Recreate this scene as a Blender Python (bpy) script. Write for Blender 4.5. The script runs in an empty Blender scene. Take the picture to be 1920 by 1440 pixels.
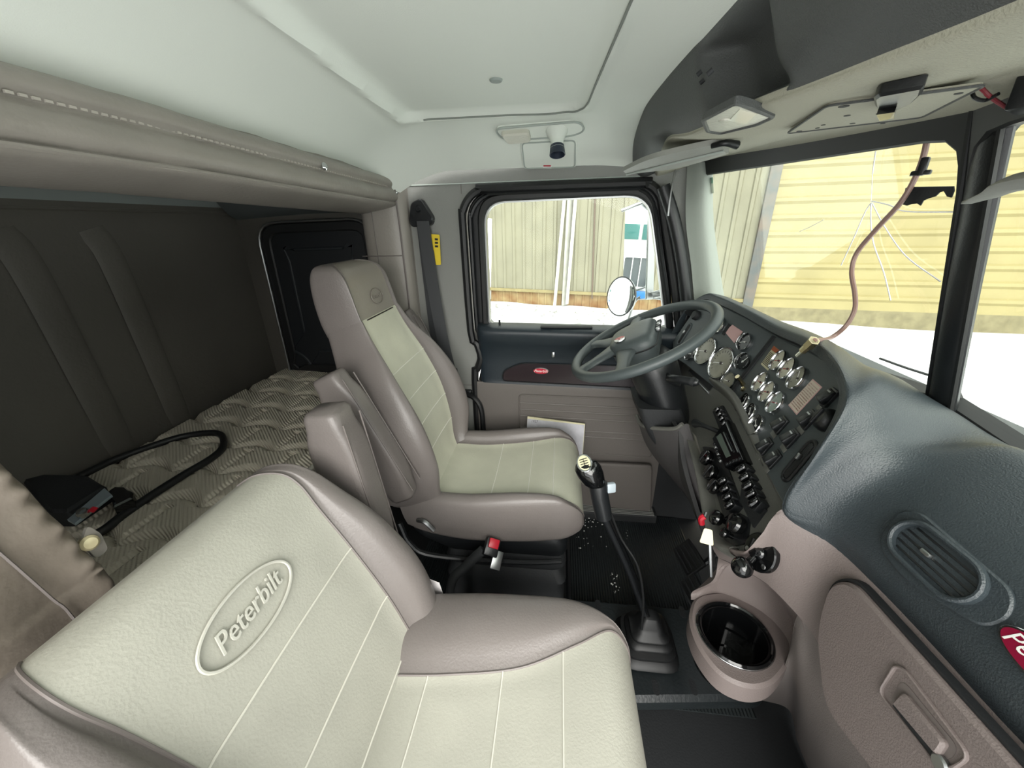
import bpy, bmesh, math, random
from mathutils import Vector, Matrix
from mathutils.geometry import tessellate_polygon
S = bpy.context.scene
COL = S.collection
random.seed(7)
V = Vector
# ------------------------------------------------------------------ camera
F, PIT, YAW, ROLL = 725.0, math.radians(22.5), math.radians(7), math.radians(1.2)
EYE = V((0, 0, 1.2))
fw = V((-math.sin(YAW)*math.cos(PIT), math.cos(YAW)*math.cos(PIT), -math.sin(PIT)))
_r0 = fw.cross(V((0, 0, 1))).normalized(); _u0 = _r0.cross(fw)
RT = math.cos(ROLL)*_r0 - math.sin(ROLL)*_u0
UP = math.sin(ROLL)*_r0 + math.cos(ROLL)*_u0
cam = bpy.data.cameras.new('camera'); camo = bpy.data.objects.new('camera', cam); COL.objects.link(camo)
m = Matrix((RT, UP, -fw)).transposed().to_4x4(); m.translation = EYE; camo.matrix_world = m
cam.sensor_width = 36; cam.lens = F/1920*36; cam.clip_start = .01; cam.clip_end = 300
S.camera = camo
# ------------------------------------------------------------------ sky, daylight, exposure
S.view_settings.view_transform = 'Standard'; S.view_settings.look = 'None'
S.view_settings.gamma = 1; S.view_settings.use_curve_mapping = False
S.view_settings.exposure = 0.86
w = bpy.data.worlds.new('overcast_sky'); S.world = w; w.use_nodes = True
nt = w.node_tree; nt.nodes.clear()
out = nt.nodes.new('ShaderNodeOutputWorld'); bg = nt.nodes.new('ShaderNodeBackground')
tc = nt.nodes.new('ShaderNodeTexCoord'); sx = nt.nodes.new('ShaderNodeSeparateXYZ')
mr = nt.nodes.new('ShaderNodeMapRange'); mr.inputs[1].default_value = -1; mr.inputs[2].default_value = 1
mr.inputs[3].default_value = 1.0; mr.inputs[4].default_value = .7     # cloud is thinner (brighter) on the passenger side
nt.links.new(tc.outputs['Generated'], sx.inputs[0]); nt.links.new(sx.outputs[1], mr.inputs[0])
nt.links.new(mr.outputs[0], bg.inputs[1]); bg.inputs[0].default_value = (.985, 1.0, .98, 1)
mul = nt.nodes.new('ShaderNodeMath'); mul.operation = 'MULTIPLY'; mul.inputs[1].default_value = 1.6
nt.links.new(mr.outputs[0], mul.inputs[0]); nt.links.new(mul.outputs[0], bg.inputs[1]); nt.links.new(bg.outputs[0], out.inputs[0])
sun = bpy.data.lights.new('sun', 'SUN'); sun.energy = 4.0; sun.angle = math.radians(60); sun.color = (1, .98, .93)
suno = bpy.data.objects.new('sun', sun); COL.objects.link(suno)
suno.rotation_euler = V((-.12, .85, -.5)).to_track_quat('-Z', 'Y').to_euler()   # veiled sun, low on the passenger side
# ------------------------------------------------------------------ tape measure: points of the cab read off its own planes
def ray(px, py): return (fw*F + RT*(px-960) - UP*(py-720)).normalized()
def aP(px, py, q, n):
    r = ray(px, py); n = V(n); return EYE + r*((V(q)-EYE).dot(n)/r.dot(n))
def aX(px, py, v): return aP(px, py, (v, 0, 0), (1, 0, 0))
def aY(px, py, v): return aP(px, py, (0, v, 0), (0, 1, 0))
def aZ(px, py, v): return aP(px, py, (0, 0, v), (0, 0, 1))
DN = V((-.07, -1, 0)).normalized()
def aD(px, py, d=0): return aP(px, py, V((0, 1.45, 0)) + DN*d, DN)
def dp(x, z, d=0): return V((x, 1.45-.07*x, z)) + DN*d
# ------------------------------------------------------------------ materials
def lin(h):
    h = h.lstrip('#'); c = [int(h[i:i+2], 16)/255 for i in (0, 2, 4)]
    return tuple(x/12.92 if x <= .04045 else ((x+.055)/1.055)**2.4 for x in c)+(1,)
def mat(name, col, rough=.5, metal=0, bump=0, scale=200, var=0, vscale=6, spec=.5, coat=0, trans=0, alpha=1, emit=None, col2=None):
    M = bpy.data.materials.new(name); M.use_nodes = True; t = M.node_tree; b = t.nodes['Principled BSDF']
    c = lin(col) if isinstance(col, str) else col
    b.inputs['Base Color'].default_value = c; b.inputs['Roughness'].default_value = rough; b.inputs['Metallic'].default_value = metal
    b.inputs['Specular IOR Level'].default_value = spec; b.inputs['Coat Weight'].default_value = coat
    b.inputs['Transmission Weight'].default_value = trans; b.inputs['Alpha'].default_value = alpha
    co = t.nodes.new('ShaderNodeTexCoord')
    if bump:
        n = t.nodes.new('ShaderNodeTexNoise'); n.inputs['Scale'].default_value = scale; n.inputs['Detail'].default_value = 3
        bp = t.nodes.new('ShaderNodeBump'); bp.inputs['Strength'].default_value = bump; bp.inputs['Distance'].default_value = .002
        t.links.new(co.outputs['Object'], n.inputs['Vector']); t.links.new(n.outputs['Fac'], bp.inputs['Height']); t.links.new(bp.outputs[0], b.inputs['Normal'])
    if var or col2:
        n = t.nodes.new('ShaderNodeTexNoise'); n.inputs['Scale'].default_value = vscale; n.inputs['Detail'].default_value = 6
        r = t.nodes.new('ShaderNodeMix'); r.data_type = 'RGBA'
        c2 = lin(col2) if col2 else tuple(x*(1-var) for x in c[:3])+(1,)
        r.inputs[6].default_value = c; r.inputs[7].default_value = c2
        mp = t.nodes.new('ShaderNodeMapRange'); mp.inputs[1].default_value = .35; mp.inputs[2].default_value = .68
        t.links.new(co.outputs['Object'], n.inputs['Vector']); t.links.new(n.outputs['Fac'], mp.inputs[0])
        t.links.new(mp.outputs[0], r.inputs[0]); t.links.new(r.outputs[2], b.inputs['Base Color'])
    if emit: b.inputs['Emission Color'].default_value = lin(emit[0]); b.inputs['Emission Strength'].default_value = emit[1]
    return M
LIGHT = mat('pale_vinyl', '#a8a79c', .42, bump=.25, scale=260, var=.10, vscale=9)
TAUPE = mat('taupe_vinyl', '#6f6966', .38, bump=.25, scale=260, var=.08, vscale=8)
DRVL = mat('pale_vinyl_brightened', '#c6c6b4', .33, bump=.25, scale=260, var=.12, vscale=9)  # passenger seat's vinyl with a paler colour that makes up for dim light
WELT = mat('welt_thread', '#dcdbd0', .6)
SEAM = mat('seam_piping', '#6d6663', .5)
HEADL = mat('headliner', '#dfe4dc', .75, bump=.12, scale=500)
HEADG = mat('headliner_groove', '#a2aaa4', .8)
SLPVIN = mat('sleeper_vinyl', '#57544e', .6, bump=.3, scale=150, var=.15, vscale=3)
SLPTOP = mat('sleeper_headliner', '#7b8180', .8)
PADV = mat('padded_vinyl', '#8a857e', .42, bump=.3, scale=120, var=.08)
PILLAR = mat('pillar_plastic', '#7d7e7a', .6, bump=.3, scale=420)
DOORT = mat('door_taupe', '#5f5a56', .55, bump=.3, scale=300)
DASHD = mat('dash_pad', '#30373b', .36, bump=.45, scale=480, spec=.5)
DASHT = mat('dash_taupe', '#746a67', .5, bump=.35, scale=480)
STACKG = mat('stack_grey', '#62625d', .45, bump=.3, scale=480)
PANEL = mat('gauge_panel', '#434a4c', .5, bump=.2, scale=600)
BLACK = mat('black_plastic', '#17191b', .35, bump=.15, scale=300)
BLACKM = mat('black_matte', '#1c1e20', .7, bump=.3, scale=200)
RUBBER = mat('black_rubber', '#121314', .5)
DOORB = mat('door_black', '#20282e', .42, bump=.25, scale=400)
GLOSS = mat('gloss_black', '#0b0c0d', .08, spec=.6)
CHROME = mat('chrome', '#cdcfd0', .14, metal=1)
STEEL = mat('steel', '#a9abab', .35, metal=1)
BRASS = mat('brass', '#d3c6a4', .25, metal=1)
WHEELM = mat('wheel_leather', '#444b4c', .42, bump=.2, scale=300)
CONS = mat('console_plastic', '#4b4d4c', .6, bump=.6, scale=520)
CONSU = mat('console_underside', '#a3a191', .7, bump=.5, scale=400)
DIALW = mat('dial_white', '#d9d6c2', .35, var=.1, vscale=30)
DIALG = mat('dial_grey', '#9a998a', .25, var=.25, vscale=25)
DIALB = mat('dial_black', '#16191a', .25)
RED = mat('red_plastic', '#b01c2c', .35)
REDL = mat('emblem_red', '#b3273a', .25)
WHITE = mat('white_paint', '#e8e8e4', .5)
PAPER = mat('paper', '#d6d2d2', .8)
CREAMP = mat('cream_label', '#cfc9a8', .7)
PINK = mat('pink_sticker', '#d3aca9', .6)
ORANGE = mat('orange_label', '#b3582f', .6)
YELLOW = mat('yellow_tag', '#d8bd2c', .6)
BLUEL = mat('lever_grey', '#9aa4ab', .4)
VISM = mat('visor_vinyl', '#8f908a', .6, bump=.3, scale=200)
LENSM = mat('lamp_lens', '#c9c8bb', .25, bump=.5, scale=150)
SNOW = mat('snow', '#eef0f2', .8, bump=.6, scale=30, var=.06, vscale=3)
BELT = mat('belt_webbing', '#2c2e30', .6)
INK = mat('ink', '#4a4543', .8)
def stripes(name, c1, c2, axis, freq, rough=.6, bump=.6, soft=True, dist=.01, sinus=True, var=None):
    M = bpy.data.materials.new(name); M.use_nodes = True; t = M.node_tree; b = t.nodes['Principled BSDF']; b.inputs['Roughness'].default_value = rough
    co = t.nodes.new('ShaderNodeTexCoord'); wv = t.nodes.new('ShaderNodeTexWave'); wv.bands_direction = axis; wv.inputs['Scale'].default_value = freq
    t.links.new(co.outputs['Object'], wv.inputs['Vector'])
    r = t.nodes.new('ShaderNodeMix'); r.data_type = 'RGBA'; r.inputs[6].default_value = lin(c1); r.inputs[7].default_value = lin(c2)
    n = t.nodes.new('ShaderNodeTexNoise'); n.inputs['Scale'].default_value = var or 4; n.inputs['Detail'].default_value = 5
    t.links.new(co.outputs['Object'], n.inputs['Vector']); t.links.new(n.outputs['Fac'], r.inputs[0]); t.links.new(r.outputs[2], b.inputs['Base Color'])
    bp = t.nodes.new('ShaderNodeBump'); bp.inputs['Strength'].default_value = bump; bp.inputs['Distance'].default_value = dist
    t.links.new(wv.outputs['Fac'], bp.inputs['Height']); t.links.new(bp.outputs[0], b.inputs['Normal'])
    return M
MATF = stripes('ribbed_rubber_mat', '#2a2f30', '#202426', 'X', 55, .45, .9, dist=.003)
QUILT = stripes('quilt_fabric', '#cfc8b8', '#b0a999', 'DIAGONAL', 60, .7, .7, dist=.003)
def glassmat(name, tint=.86, refl=.045):
    M = bpy.data.materials.new(name); M.use_nodes = True; t = M.node_tree; t.nodes.clear()
    o = t.nodes.new('ShaderNodeOutputMaterial'); mx = t.nodes.new('ShaderNodeMixShader'); tr = t.nodes.new('ShaderNodeBsdfTransparent'); g = t.nodes.new('ShaderNodeBsdfGlossy')
    tr.inputs[0].default_value = (tint*.97, tint, tint*.97, 1); g.inputs['Roughness'].default_value = .02
    lw = t.nodes.new('ShaderNodeLayerWeight'); lw.inputs[0].default_value = .35
    mm = t.nodes.new('ShaderNodeMath'); mm.operation = 'MULTIPLY'; mm.inputs[1].default_value = refl*3
    t.links.new(lw.outputs['Fresnel'], mm.inputs[0]); t.links.new(mm.outputs[0], mx.inputs[0]); t.links.new(tr.outputs[0], mx.inputs[1]); t.links.new(g.outputs[0], mx.inputs[2]); t.links.new(mx.outputs[0], o.inputs[0])
    return M
GLASS = glassmat('window_glass', .93)
# ------------------------------------------------------------------ objects
ORG = {}
def props(o, label=None, cat=None, group=None, kind=None):
    if label: o['label'] = label
    if cat: o['category'] = cat
    if group: o['group'] = group
    if kind: o['kind'] = kind
    return o
def thing(name, loc, label, cat, group=None, kind=None):
    o = bpy.data.objects.new(name, None); COL.objects.link(o); o.location = loc; o.empty_display_size = .05
    ORG[o.name] = V(loc); return props(o, label, cat, group, kind)
def mk(name, vs, fs, mt, parent=None, smooth=True, angle=40):
    vs = [V(v) for v in vs]
    if parent is not None: org = ORG[parent.name]
    else:
        lo = V([min(v[i] for v in vs) for i in range(3)]); hi = V([max(v[i] for v in vs) for i in range(3)])
        org = V(((lo.x+hi.x)/2, (lo.y+hi.y)/2, lo.z))
    me = bpy.data.meshes.new(name); me.from_pydata([v-org for v in vs], [], fs); me.validate(); me.update()
    bm = bmesh.new(); bm.from_mesh(me); bmesh.ops.recalc_face_normals(bm, faces=bm.faces); bm.to_mesh(me); bm.free()
    o = bpy.data.objects.new(name, me); COL.objects.link(o)
    if parent is not None: o.parent = parent
    else: o.location = org
    ORG[o.name] = org
    if isinstance(mt, (list, tuple)):
        for q in mt: me.materials.append(q)
    else: me.materials.append(mt)
    if smooth:
        me.polygons.foreach_set('use_smooth', [True]*len(me.polygons))
        me.set_sharp_from_angle(angle=math.radians(angle))
    return o
def cat1(p0, p1, p2, p3, t):
    return .5*((2*p1)+(p2-p0)*t+(2*p0-5*p1+4*p2-p3)*t*t+(3*p1-p0-3*p2+p3)*t**3)
def spline(P, k=6, closed=False):
    P = [V(p) for p in P]; n = len(P); R = []
    for i in range(n if closed else n-1):
        if closed: a, b, c, d = P[i-1], P[i], P[(i+1) % n], P[(i+2) % n]
        else: a, b, c, d = (P[i-1] if i else P[0]*2-P[1]), P[i], P[i+1], (P[i+2] if i+2 < n else P[n-1]*2-P[n-2])
        for j in range(k): R.append(cat1(a, b, c, d, j/k))
    if not closed: R.append(P[-1])
    return R
def gridpts(rows, ku=6, kv=6):
    A = [spline(r, ku) for r in rows]
    C = [spline([A[i][j] for i in range(len(A))], kv) for j in range(len(A[0]))]
    return [[C[j][i] for j in range(len(C))] for i in range(len(C[0]))]
def gridfaces(nr, nc, off=0, closed=False):
    f = []
    for i in range(nr-1):
        for j in range(nc if closed else nc-1):
            a = off+i*nc+j; b = off+i*nc+(j+1) % nc; f.append((a, b, b+nc, a+nc))
    return f
def sheet(name, rows, mt, parent=None, thick=.006, ku=6, kv=6, d=None, fn=None, raw=False):
    """interpolated surface with real thickness; d = direction of the back face"""
    G = rows if raw else gridpts(rows, ku, kv)
    if fn: G = [[fn(p, i/(len(G)-1), j/(len(G[0])-1)) for j, p in enumerate(r)] for i, r in enumerate(G)]
    nr, nc = len(G), len(G[0]); vs = [p for r in G for p in r]; fs = gridfaces(nr, nc)
    d = V(d) if d is not None else V((0, 0, -1)); n = len(vs)
    vs += [p+d*thick for p in vs]; fs += [tuple(n+q for q in reversed(f)) for f in gridfaces(nr, nc)]
    for i in range(nr-1):
        for j in (0, nc-1): fs.append((i*nc+j, (i+1)*nc+j, n+(i+1)*nc+j, n+i*nc+j))
    for j in range(nc-1):
        for i in (0, nr-1): fs.append((i*nc+j, i*nc+j+1, n+i*nc+j+1, n+i*nc+j))
    return mk(name, vs, fs, mt, parent)
def loft(rings, cap=True):
    n = len(rings[0]); vs = [p for r in rings for p in r]; fs = gridfaces(len(rings), n, 0, True)
    if cap: fs += [tuple(range(n)), tuple((len(rings)-1)*n+q for q in range(n))]
    return vs, fs
def tubegeo(P, r, n=8, flat=None, fd=None):
    """tube along P; r number or list; flat=(a,b) elliptical section with b along fd"""
    P = [V(p) for p in P]; rings = []; prev = None
    for i, p in enumerate(P):
        t = (P[min(i+1, len(P)-1)]-P[max(i-1, 0)]).normalized()
        if fd is not None: a = t.cross(V(fd)).normalized(); 
        else:
            if prev is None: a = t.orthogonal().normalized()
            else: a = (prev-t*prev.dot(t)).normalized()
        b = a.cross(t).normalized(); prev = a
        rr = r[i] if isinstance(r, (list, tuple)) else r
        fa, fb = flat or (1, 1)
        rings.append([p+a*rr*fa*math.cos(2*math.pi*k/n)+b*rr*fb*math.sin(2*math.pi*k/n) for k in range(n)])
    return loft(rings)
def tube(name, P, r, mt, parent=None, n=8, sm=0, flat=None, fd=None):
    if sm:
        if isinstance(r, (list, tuple)): r = [max(.0004, q.x) for q in spline([(q, 0, 0) for q in r], sm)]
        P = spline(P, sm)
    vs, fs = tubegeo(P, r, n, flat, fd); return mk(name, vs, fs, mt, parent)
def loop_tube(name, P, r, mt, parent=None, n=8, flat=None, fd=None):
    P = [V(p) for p in P]; N = len(P); rings = []; 
    for i, p in enumerate(P):
        t = (P[(i+1) % N]-P[i-1]).normalized(); a = t.cross(V(fd)).normalized(); b = V(fd).normalized()
        fa, fb = flat or (1, 1)
        rings.append([p+a*r*fa*math.cos(2*math.pi*k/n)+b*r*fb*math.sin(2*math.pi*k/n) for k in range(n)])
    vs = [p for q in rings for p in q]; fs = [(i*n+j, i*n+(j+1) % n, ((i+1) % N)*n+(j+1) % n, ((i+1) % N)*n+j) for i in range(N) for j in range(n)]
    return mk(name, vs, fs, mt, parent)
def merge(*gs):
    vs, fs = [], []
    for v, f in gs:
        o = len(vs); vs += [V(x) for x in v]; fs += [tuple(o+q for q in g) for g in f]
    return vs, fs
class Fr:
    """local frame: o origin, x right, y up, z out"""
    def __init__(s, o, z, up=(0, 0, 1)):
        s.o = V(o); s.z = V(z).normalized(); s.x = V(up).cross(s.z).normalized(); s.y = s.z.cross(s.x)
    def __call__(s, a, b, c=0): return s.o+s.x*a+s.y*b+s.z*c
    def uv(s, p): d = V(p)-s.o; return d.dot(s.x), d.dot(s.y)
    def at(s, p): q = Fr(p, s.z); q.x, q.y, q.z = s.x, s.y, s.z; return q
def boxgeo(f, cx, cy, cz, sx, sy, sz, bev=0, seg=2, taper=1):
    bm = bmesh.new(); vv = []
    for k in (-1, 1):
        for j in (-1, 1):
            for i in (-1, 1):
                t = taper if k > 0 else 1
                vv.append(bm.verts.new((i*sx/2*t, j*sy/2*t, k*sz/2)))
    for q in ((0, 1, 3, 2), (4, 6, 7, 5), (0, 4, 5, 1), (2, 3, 7, 6), (0, 2, 6, 4), (1, 5, 7, 3)): bm.faces.new([vv[a] for a in q])
    if bev: bmesh.ops.bevel(bm, geom=bm.edges[:], offset=min(bev, sx*.49, sy*.49, sz*.49), segments=seg, profile=.5, affect='EDGES')
    bm.verts.index_update(); vs = [f(cx+v.co.x, cy+v.co.y, cz+v.co.z) for v in bm.verts]; fs = [tuple(v.index for v in q.verts) for q in bm.faces]; bm.free()
    return vs, fs
W0 = Fr((0, 0, 0), (0, 0, 1), (0, 1, 0))
def box(name, f, c, s, mt, parent=None, bev=.003, seg=2, taper=1):
    vs, fs = boxgeo(f, *c, *s, bev, seg, taper); return mk(name, vs, fs, mt, parent)
def round_poly(P, r, k=5):
    """round the corners of a 2-D polygon"""
    R = []; n = len(P)
    for i in range(n):
        a, b, c = [V((q[0], q[1], 0)) for q in (P[i-1], P[i], P[(i+1) % n])]
        rr = r[i] if isinstance(r, (list, tuple)) else r
        u, v = a-b, c-b; t = min(rr, u.length*.48, v.length*.48); p, q = b+u.normalized()*t, b+v.normalized()*t
        for j in range(k+1):
            s = j/k; R.append(tuple(((1-s)**2*p+2*s*(1-s)*b+s*s*q)[:2]))
    return R
def prismgeo(f, P, z0, z1, bev=0):
    n = len(P); C = V((sum(p[0] for p in P)/n, sum(p[1] for p in P)/n))
    rings = [[f(p[0], p[1], z0) for p in P]]
    if bev:
        Q = inset(P, bev); rings += [[f(p[0], p[1], z1-bev*(1 if z1 > z0 else -1)) for p in P], [f(p[0], p[1], z1) for p in Q]]; T = Q
    else: rings.append([f(p[0], p[1], z1) for p in P]); T = P
    vs = [p for r in rings for p in r]; fs = gridfaces(len(rings), n, 0, True)
    tri = tessellate_polygon([[V((p[0], p[1], 0)) for p in P]])
    fs += [tuple(t) for t in tri] + [tuple((len(rings)-1)*n+q for q in t) for t in tri]
    return vs, fs
def inset(P, d):
    n = len(P); area = sum(P[i-1][0]*P[i][1]-P[i][0]*P[i-1][1] for i in range(n)); s = 1 if area > 0 else -1; R = []
    for i in range(n):
        a, b, c = V(P[i-1][:2]), V(P[i][:2]), V(P[(i+1) % n][:2])
        u = (b-a); v = (c-b)
        if u.length < 1e-9: u = v
        if v.length < 1e-9: v = u
        u.normalize(); v.normalize(); nn = V((-(u.y+v.y), u.x+v.x))
        if nn.length < 1e-9: nn = V((-u.y, u.x))
        nn.normalize(); R.append(tuple(b+nn*d*s))
    return R
def prism(name, f, P, z0, z1, mt, parent=None, bev=0):
    vs, fs = prismgeo(f, P, z0, z1, bev); return mk(name, vs, fs, mt, parent, angle=35)
def ringgeo(f, outer, inner, z0, z1, bev=0):
    """frame between two polygons with the same number of points"""
    n = len(outer); r = [[f(p[0], p[1], z0) for p in outer]]
    if bev:
        r += [[f(p[0], p[1], z1-bev) for p in outer], [f(p[0], p[1], z1) for p in inset(outer, bev)], [f(p[0], p[1], z1) for p in inset(inner, -bev)], [f(p[0], p[1], z1-bev) for p in inner]]
    else: r += [[f(p[0], p[1], z1) for p in outer], [f(p[0], p[1], z1) for p in inner]]
    r += [[f(p[0], p[1], z0) for p in inner], r[0]]
    vs = [p for q in r[:-1] for p in q]; m_ = len(r)-1; fs = []
    for i in range(m_):
        for j in range(n): fs.append((i*n+j, i*n+(j+1) % n, ((i+1) % m_)*n+(j+1) % n, ((i+1) % m_)*n+j))
    return vs, fs
def ringplate(name, f, outer, inner, z0, z1, mt, parent=None, bev=0):
    vs, fs = ringgeo(f, outer, inner, z0, z1, bev); return mk(name, vs, fs, mt, parent, angle=35)
def resample(P, c, n=72, ph=0):
    """outline sampled by angle about c (star-shaped outlines)"""
    R = []
    for k in range(n):
        a = 2*math.pi*k/n+ph; d = V((math.cos(a), math.sin(a))); best = None
        for i in range(len(P)):
            p, q = V(P[i-1][:2])-V(c), V(P[i][:2])-V(c); e = q-p; den = d.x*e.y-d.y*e.x
            if abs(den) < 1e-12: continue
            t = (p.x*e.y-p.y*e.x)/den; s = (p.x*d.y-p.y*d.x)/den
            if t > 0 and -1e-6 <= s <= 1+1e-6 and (best is None or t > best): best = t
        R.append((c[0]+d.x*(best or .001), c[1]+d.y*(best or .001)))
    return R
def circ(r, n=32, cx=0, cy=0, sy=1): return [(cx+r*math.cos(2*math.pi*k/n), cy+r*sy*math.sin(2*math.pi*k/n)) for k in range(n)]
def stad(L, Wd, k=8, ang=0):
    """stadium outline, long axis at ang"""
    P = []; h = (L-Wd)/2
    for s in (1, -1):
        for j in range(k+1):
            a = -math.pi/2+math.pi*j/k; P.append((s*(h+math.cos(a)*Wd/2), s*math.sin(a)*Wd/2))
    ca, sa = math.cos(ang), math.sin(ang); return [(x*ca-y*sa, x*sa+y*ca) for x, y in P]
def lathegeo(f, prof, n=32, cap=True):
    rings = [[f(r*math.cos(2*math.pi*k/n), r*math.sin(2*math.pi*k/n), z) for k in range(n)] for r, z in prof]
    return loft(rings, cap)
def lathe(name, f, prof, mt, parent=None, n=32, cap=True):
    vs, fs = lathegeo(f, prof, n, cap); return mk(name, vs, fs, mt, parent)
from mathutils.bvhtree import BVHTree
def hitter(o):
    org = ORG[o.name]; t = BVHTree.FromPolygons([v.co+org for v in o.data.vertices], [tuple(p.vertices) for p in o.data.polygons])
    def h(px, py, lift=0):
        r = ray(px, py); p, n, i, d = t.ray_cast(EYE, r)
        if p is None: return None
        if n.dot(r) > 0: n = -n
        return p+n*lift, n
    return h
def writing(name, txt, f, size, mt, parent=None, shear=0, depth=.0004, sx=1, bold=0):
    cu = bpy.data.curves.new(name, 'FONT'); cu.body = txt; cu.size = size; cu.align_x = 'CENTER'; cu.align_y = 'CENTER'; cu.shear = shear; cu.offset = bold; cu.resolution_u = 3
    to = bpy.data.objects.new('writing_tmp', cu); COL.objects.link(to); dg = bpy.context.evaluated_depsgraph_get(); dg.update()
    me = bpy.data.meshes.new_from_object(to.evaluated_get(dg)); bpy.data.objects.remove(to)
    bm = bmesh.new(); bm.from_mesh(me); g = bmesh.ops.extrude_face_region(bm, geom=bm.faces[:])
    for e in g['geom']:
        if isinstance(e, bmesh.types.BMVert): e.co.z += depth
    bm.verts.index_update(); vs = [f(v.co.x*sx, v.co.y, v.co.z) for v in bm.verts]; fs = [tuple(v.index for v in q.verts) for q in bm.faces]; bm.free()
    bpy.data.meshes.remove(me); bpy.data.curves.remove(cu)
    return mk(name, vs, fs, mt, parent, smooth=False)
# ------------------------------------------------------------------ the shell of the cab
YC = .68
def struct(o): o['kind'] = 'structure'; return o
# floor with ribbed rubber mat
vs, fs = merge(boxgeo(W0, 0, .7, -.03, 1.6, 1.7, .06, .002), boxgeo(W0, -.93, .7, .2, .66, 1.7, .4, .01))
struct(mk('floor', vs, fs, BLACKM))
G = [[V((x, y, .004+.0)) for y in [.66+.02*j for j in range(38)]] for x in [-.5+.0045*i for i in range(232)]]
def ribs(p, u, v): return p+V((0, 0, .0016*math.cos(u*231*math.pi)))
o = sheet('floor_mat', G, mat('mat_rubber', '#272c2d', .4, bump=.3, scale=60, var=.3, vscale=5), None, .006, raw=True, fn=ribs)
props(o, 'ribbed black rubber mat on the floor in front of the driver seat', 'floor mat')
# ceiling: dish with recessed hatch panel
def ceilz(x, y):
    z = 1.47
    e = max(0, (y-1.22)/.24); z -= .115*min(1, e)**2.0
    a = max(0, (-.36-x)/.26); z -= .105*min(1.1, a)**1.8
    b = max(0, (x-.07)/.2); z -= .03*min(1.5, b)**1.5
    c = max(0, (.25-y)/.5); z -= .02*c
    hx = min(x+.393+.061*(y-.6), .087-.055*(y-.68)-x); hy = 1.215-y
    dd = min(hx, hy)
    if hx > 0 and hy > 0:
        r = .06
        if hx < r and hy < r: dd = r-math.hypot(r-hx, r-hy)
    # raised lip round the hatch, recessed field inside it
    z -= .008*math.exp(-(dd/.012)**2); z += .012/(1+math.exp(-max(-40, min(40, (dd-.012)/.004))))
    return z
xs = [-.64+.0105*i for i in range(85)]; ys = [-.35+.0115*i for i in range(157)]
G = [[V((x, y, ceilz(x, min(y, 1.452-.07*x)))) for y in ys] for x in xs]
G = [[V((p.x, min(p.y, 1.452-.07*p.x), p.z)) for p in r] for r in G]
cl = struct(sheet('ceiling', G, HEADL, None, .02, raw=True, d=(0, 0, 1)))
hpth = [(.087-.055*(y-.68)-.004, y) for y in (.40, .6, .8, 1.0, 1.13)]+[(.045, 1.185), (.0, 1.2085), (-.15, 1.2085), (-.30, 1.2085), (-.375, 1.2085)]
tube('hatch_groove', [V((x, y, ceilz(x, y)-.001)) for x, y in [(q.x, q.y) for q in spline([(a, b, 0) for a, b in hpth], 6)]], .0022, mat('groove_shade', '#7d827c', .8), cl, 6)
lathe('ceiling_button', Fr((-.142, .99, 1.482), (0, 0, -1), (0, 1, 0)), [(.001, -.004), (.013, -.004), (.014, .001), (.012, .004), (.006, .0045), (.001, .0045)], mat('button_vinyl', '#8f9893', .6), cl, 20)
# driver-side wall: pillar trim round the door opening
def wallring():
    inn = [(-.335, .0), (-.335, .62), (-.325, .665), (-.305, .71), (-.318, .77), (-.345, .82), (-.345, 1.24), (-.30, 1.315), (.40, 1.315), (.45, 1.27), (.56, .93), (.56, 0)]
    return inn
door_outline = [(-.335, .03), (-.335, .60), (-.322, .65), (-.305, .70), (-.318, .76), (-.34, .81), (-.345, 1.215)]
rc = [(-.345+.1-.1*math.cos(a), 1.215+.1*math.sin(a)) for a in [math.pi/2*k/6 for k in range(1, 7)]]
rc2 = [(.245+.085*math.sin(a)+.0, 1.23+.085*math.cos(a)) for a in [math.pi/2*k/6 for k in range(0, 6)]]
door_outline += rc+rc2+[(.36, 1.13), (.40, .98), (.43, .85), (.44, .55), (.44, .03)]
fD = lambda a, b, c=0: dp(a, b, c)
N = 160; cc = (.02, .75)
outer = [(-.62, -.02), (-.62, 1.40), (.43, 1.40), (.545, .93), (.60, .90), (.62, -.02)]
vs, fs = ringgeo(fD, resample(outer, cc, N), resample(door_outline, cc, N), -.06, .0)
wl = struct(mk('wall_left', vs, fs, PILLAR, angle=30))
# lower trim panel of the B-pillar with a seam
tube('trim_seam', [dp(-.60, .575, .001), dp(-.34, .575, .001)], .0016, SEAM, wl, 5)
tube('header_seam', [dp(-.58, 1.332, .002), dp(.25, 1.332, .002)], .0022, HEADG, wl, 5)
tube('header_split', [dp(-.345, 1.332, .001), dp(-.345, 1.30, .001)], .0013, SEAM, wl, 5)
# ---- door
dr = struct(thing('door_1', dp(.05, .02), None, None))
win = round_poly([(-.268, .835), (-.268, 1.272), (.285, 1.279), (.395, .835)], [.012, .075, .075, .012], 6)
body = [(-.325, .04), (-.325, .60), (-.312, .65), (-.295, .70), (-.308, .76), (-.33, .81), (-.335, 1.215)]
body += [(-.335+.095-.095*math.cos(a), 1.215+.095*math.sin(a)) for a in [math.pi/2*k/6 for k in range(1, 7)]]
body += [(.245+.08*math.sin(a), 1.23+.08*math.cos(a)) for a in [math.pi/2*k/6 for k in range(0, 6)]]
body += [(.35, 1.13), (.39, .98), (.42, .85), (.43, .55), (.43, .04)]
cw = (.04, 1.05)
vs, fs = ringgeo(fD, resample(body, cw, 140), resample(win, cw, 140), -.05, -.012, .006); mk('door_shell', vs, fs, BLACK, dr, angle=35)
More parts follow.
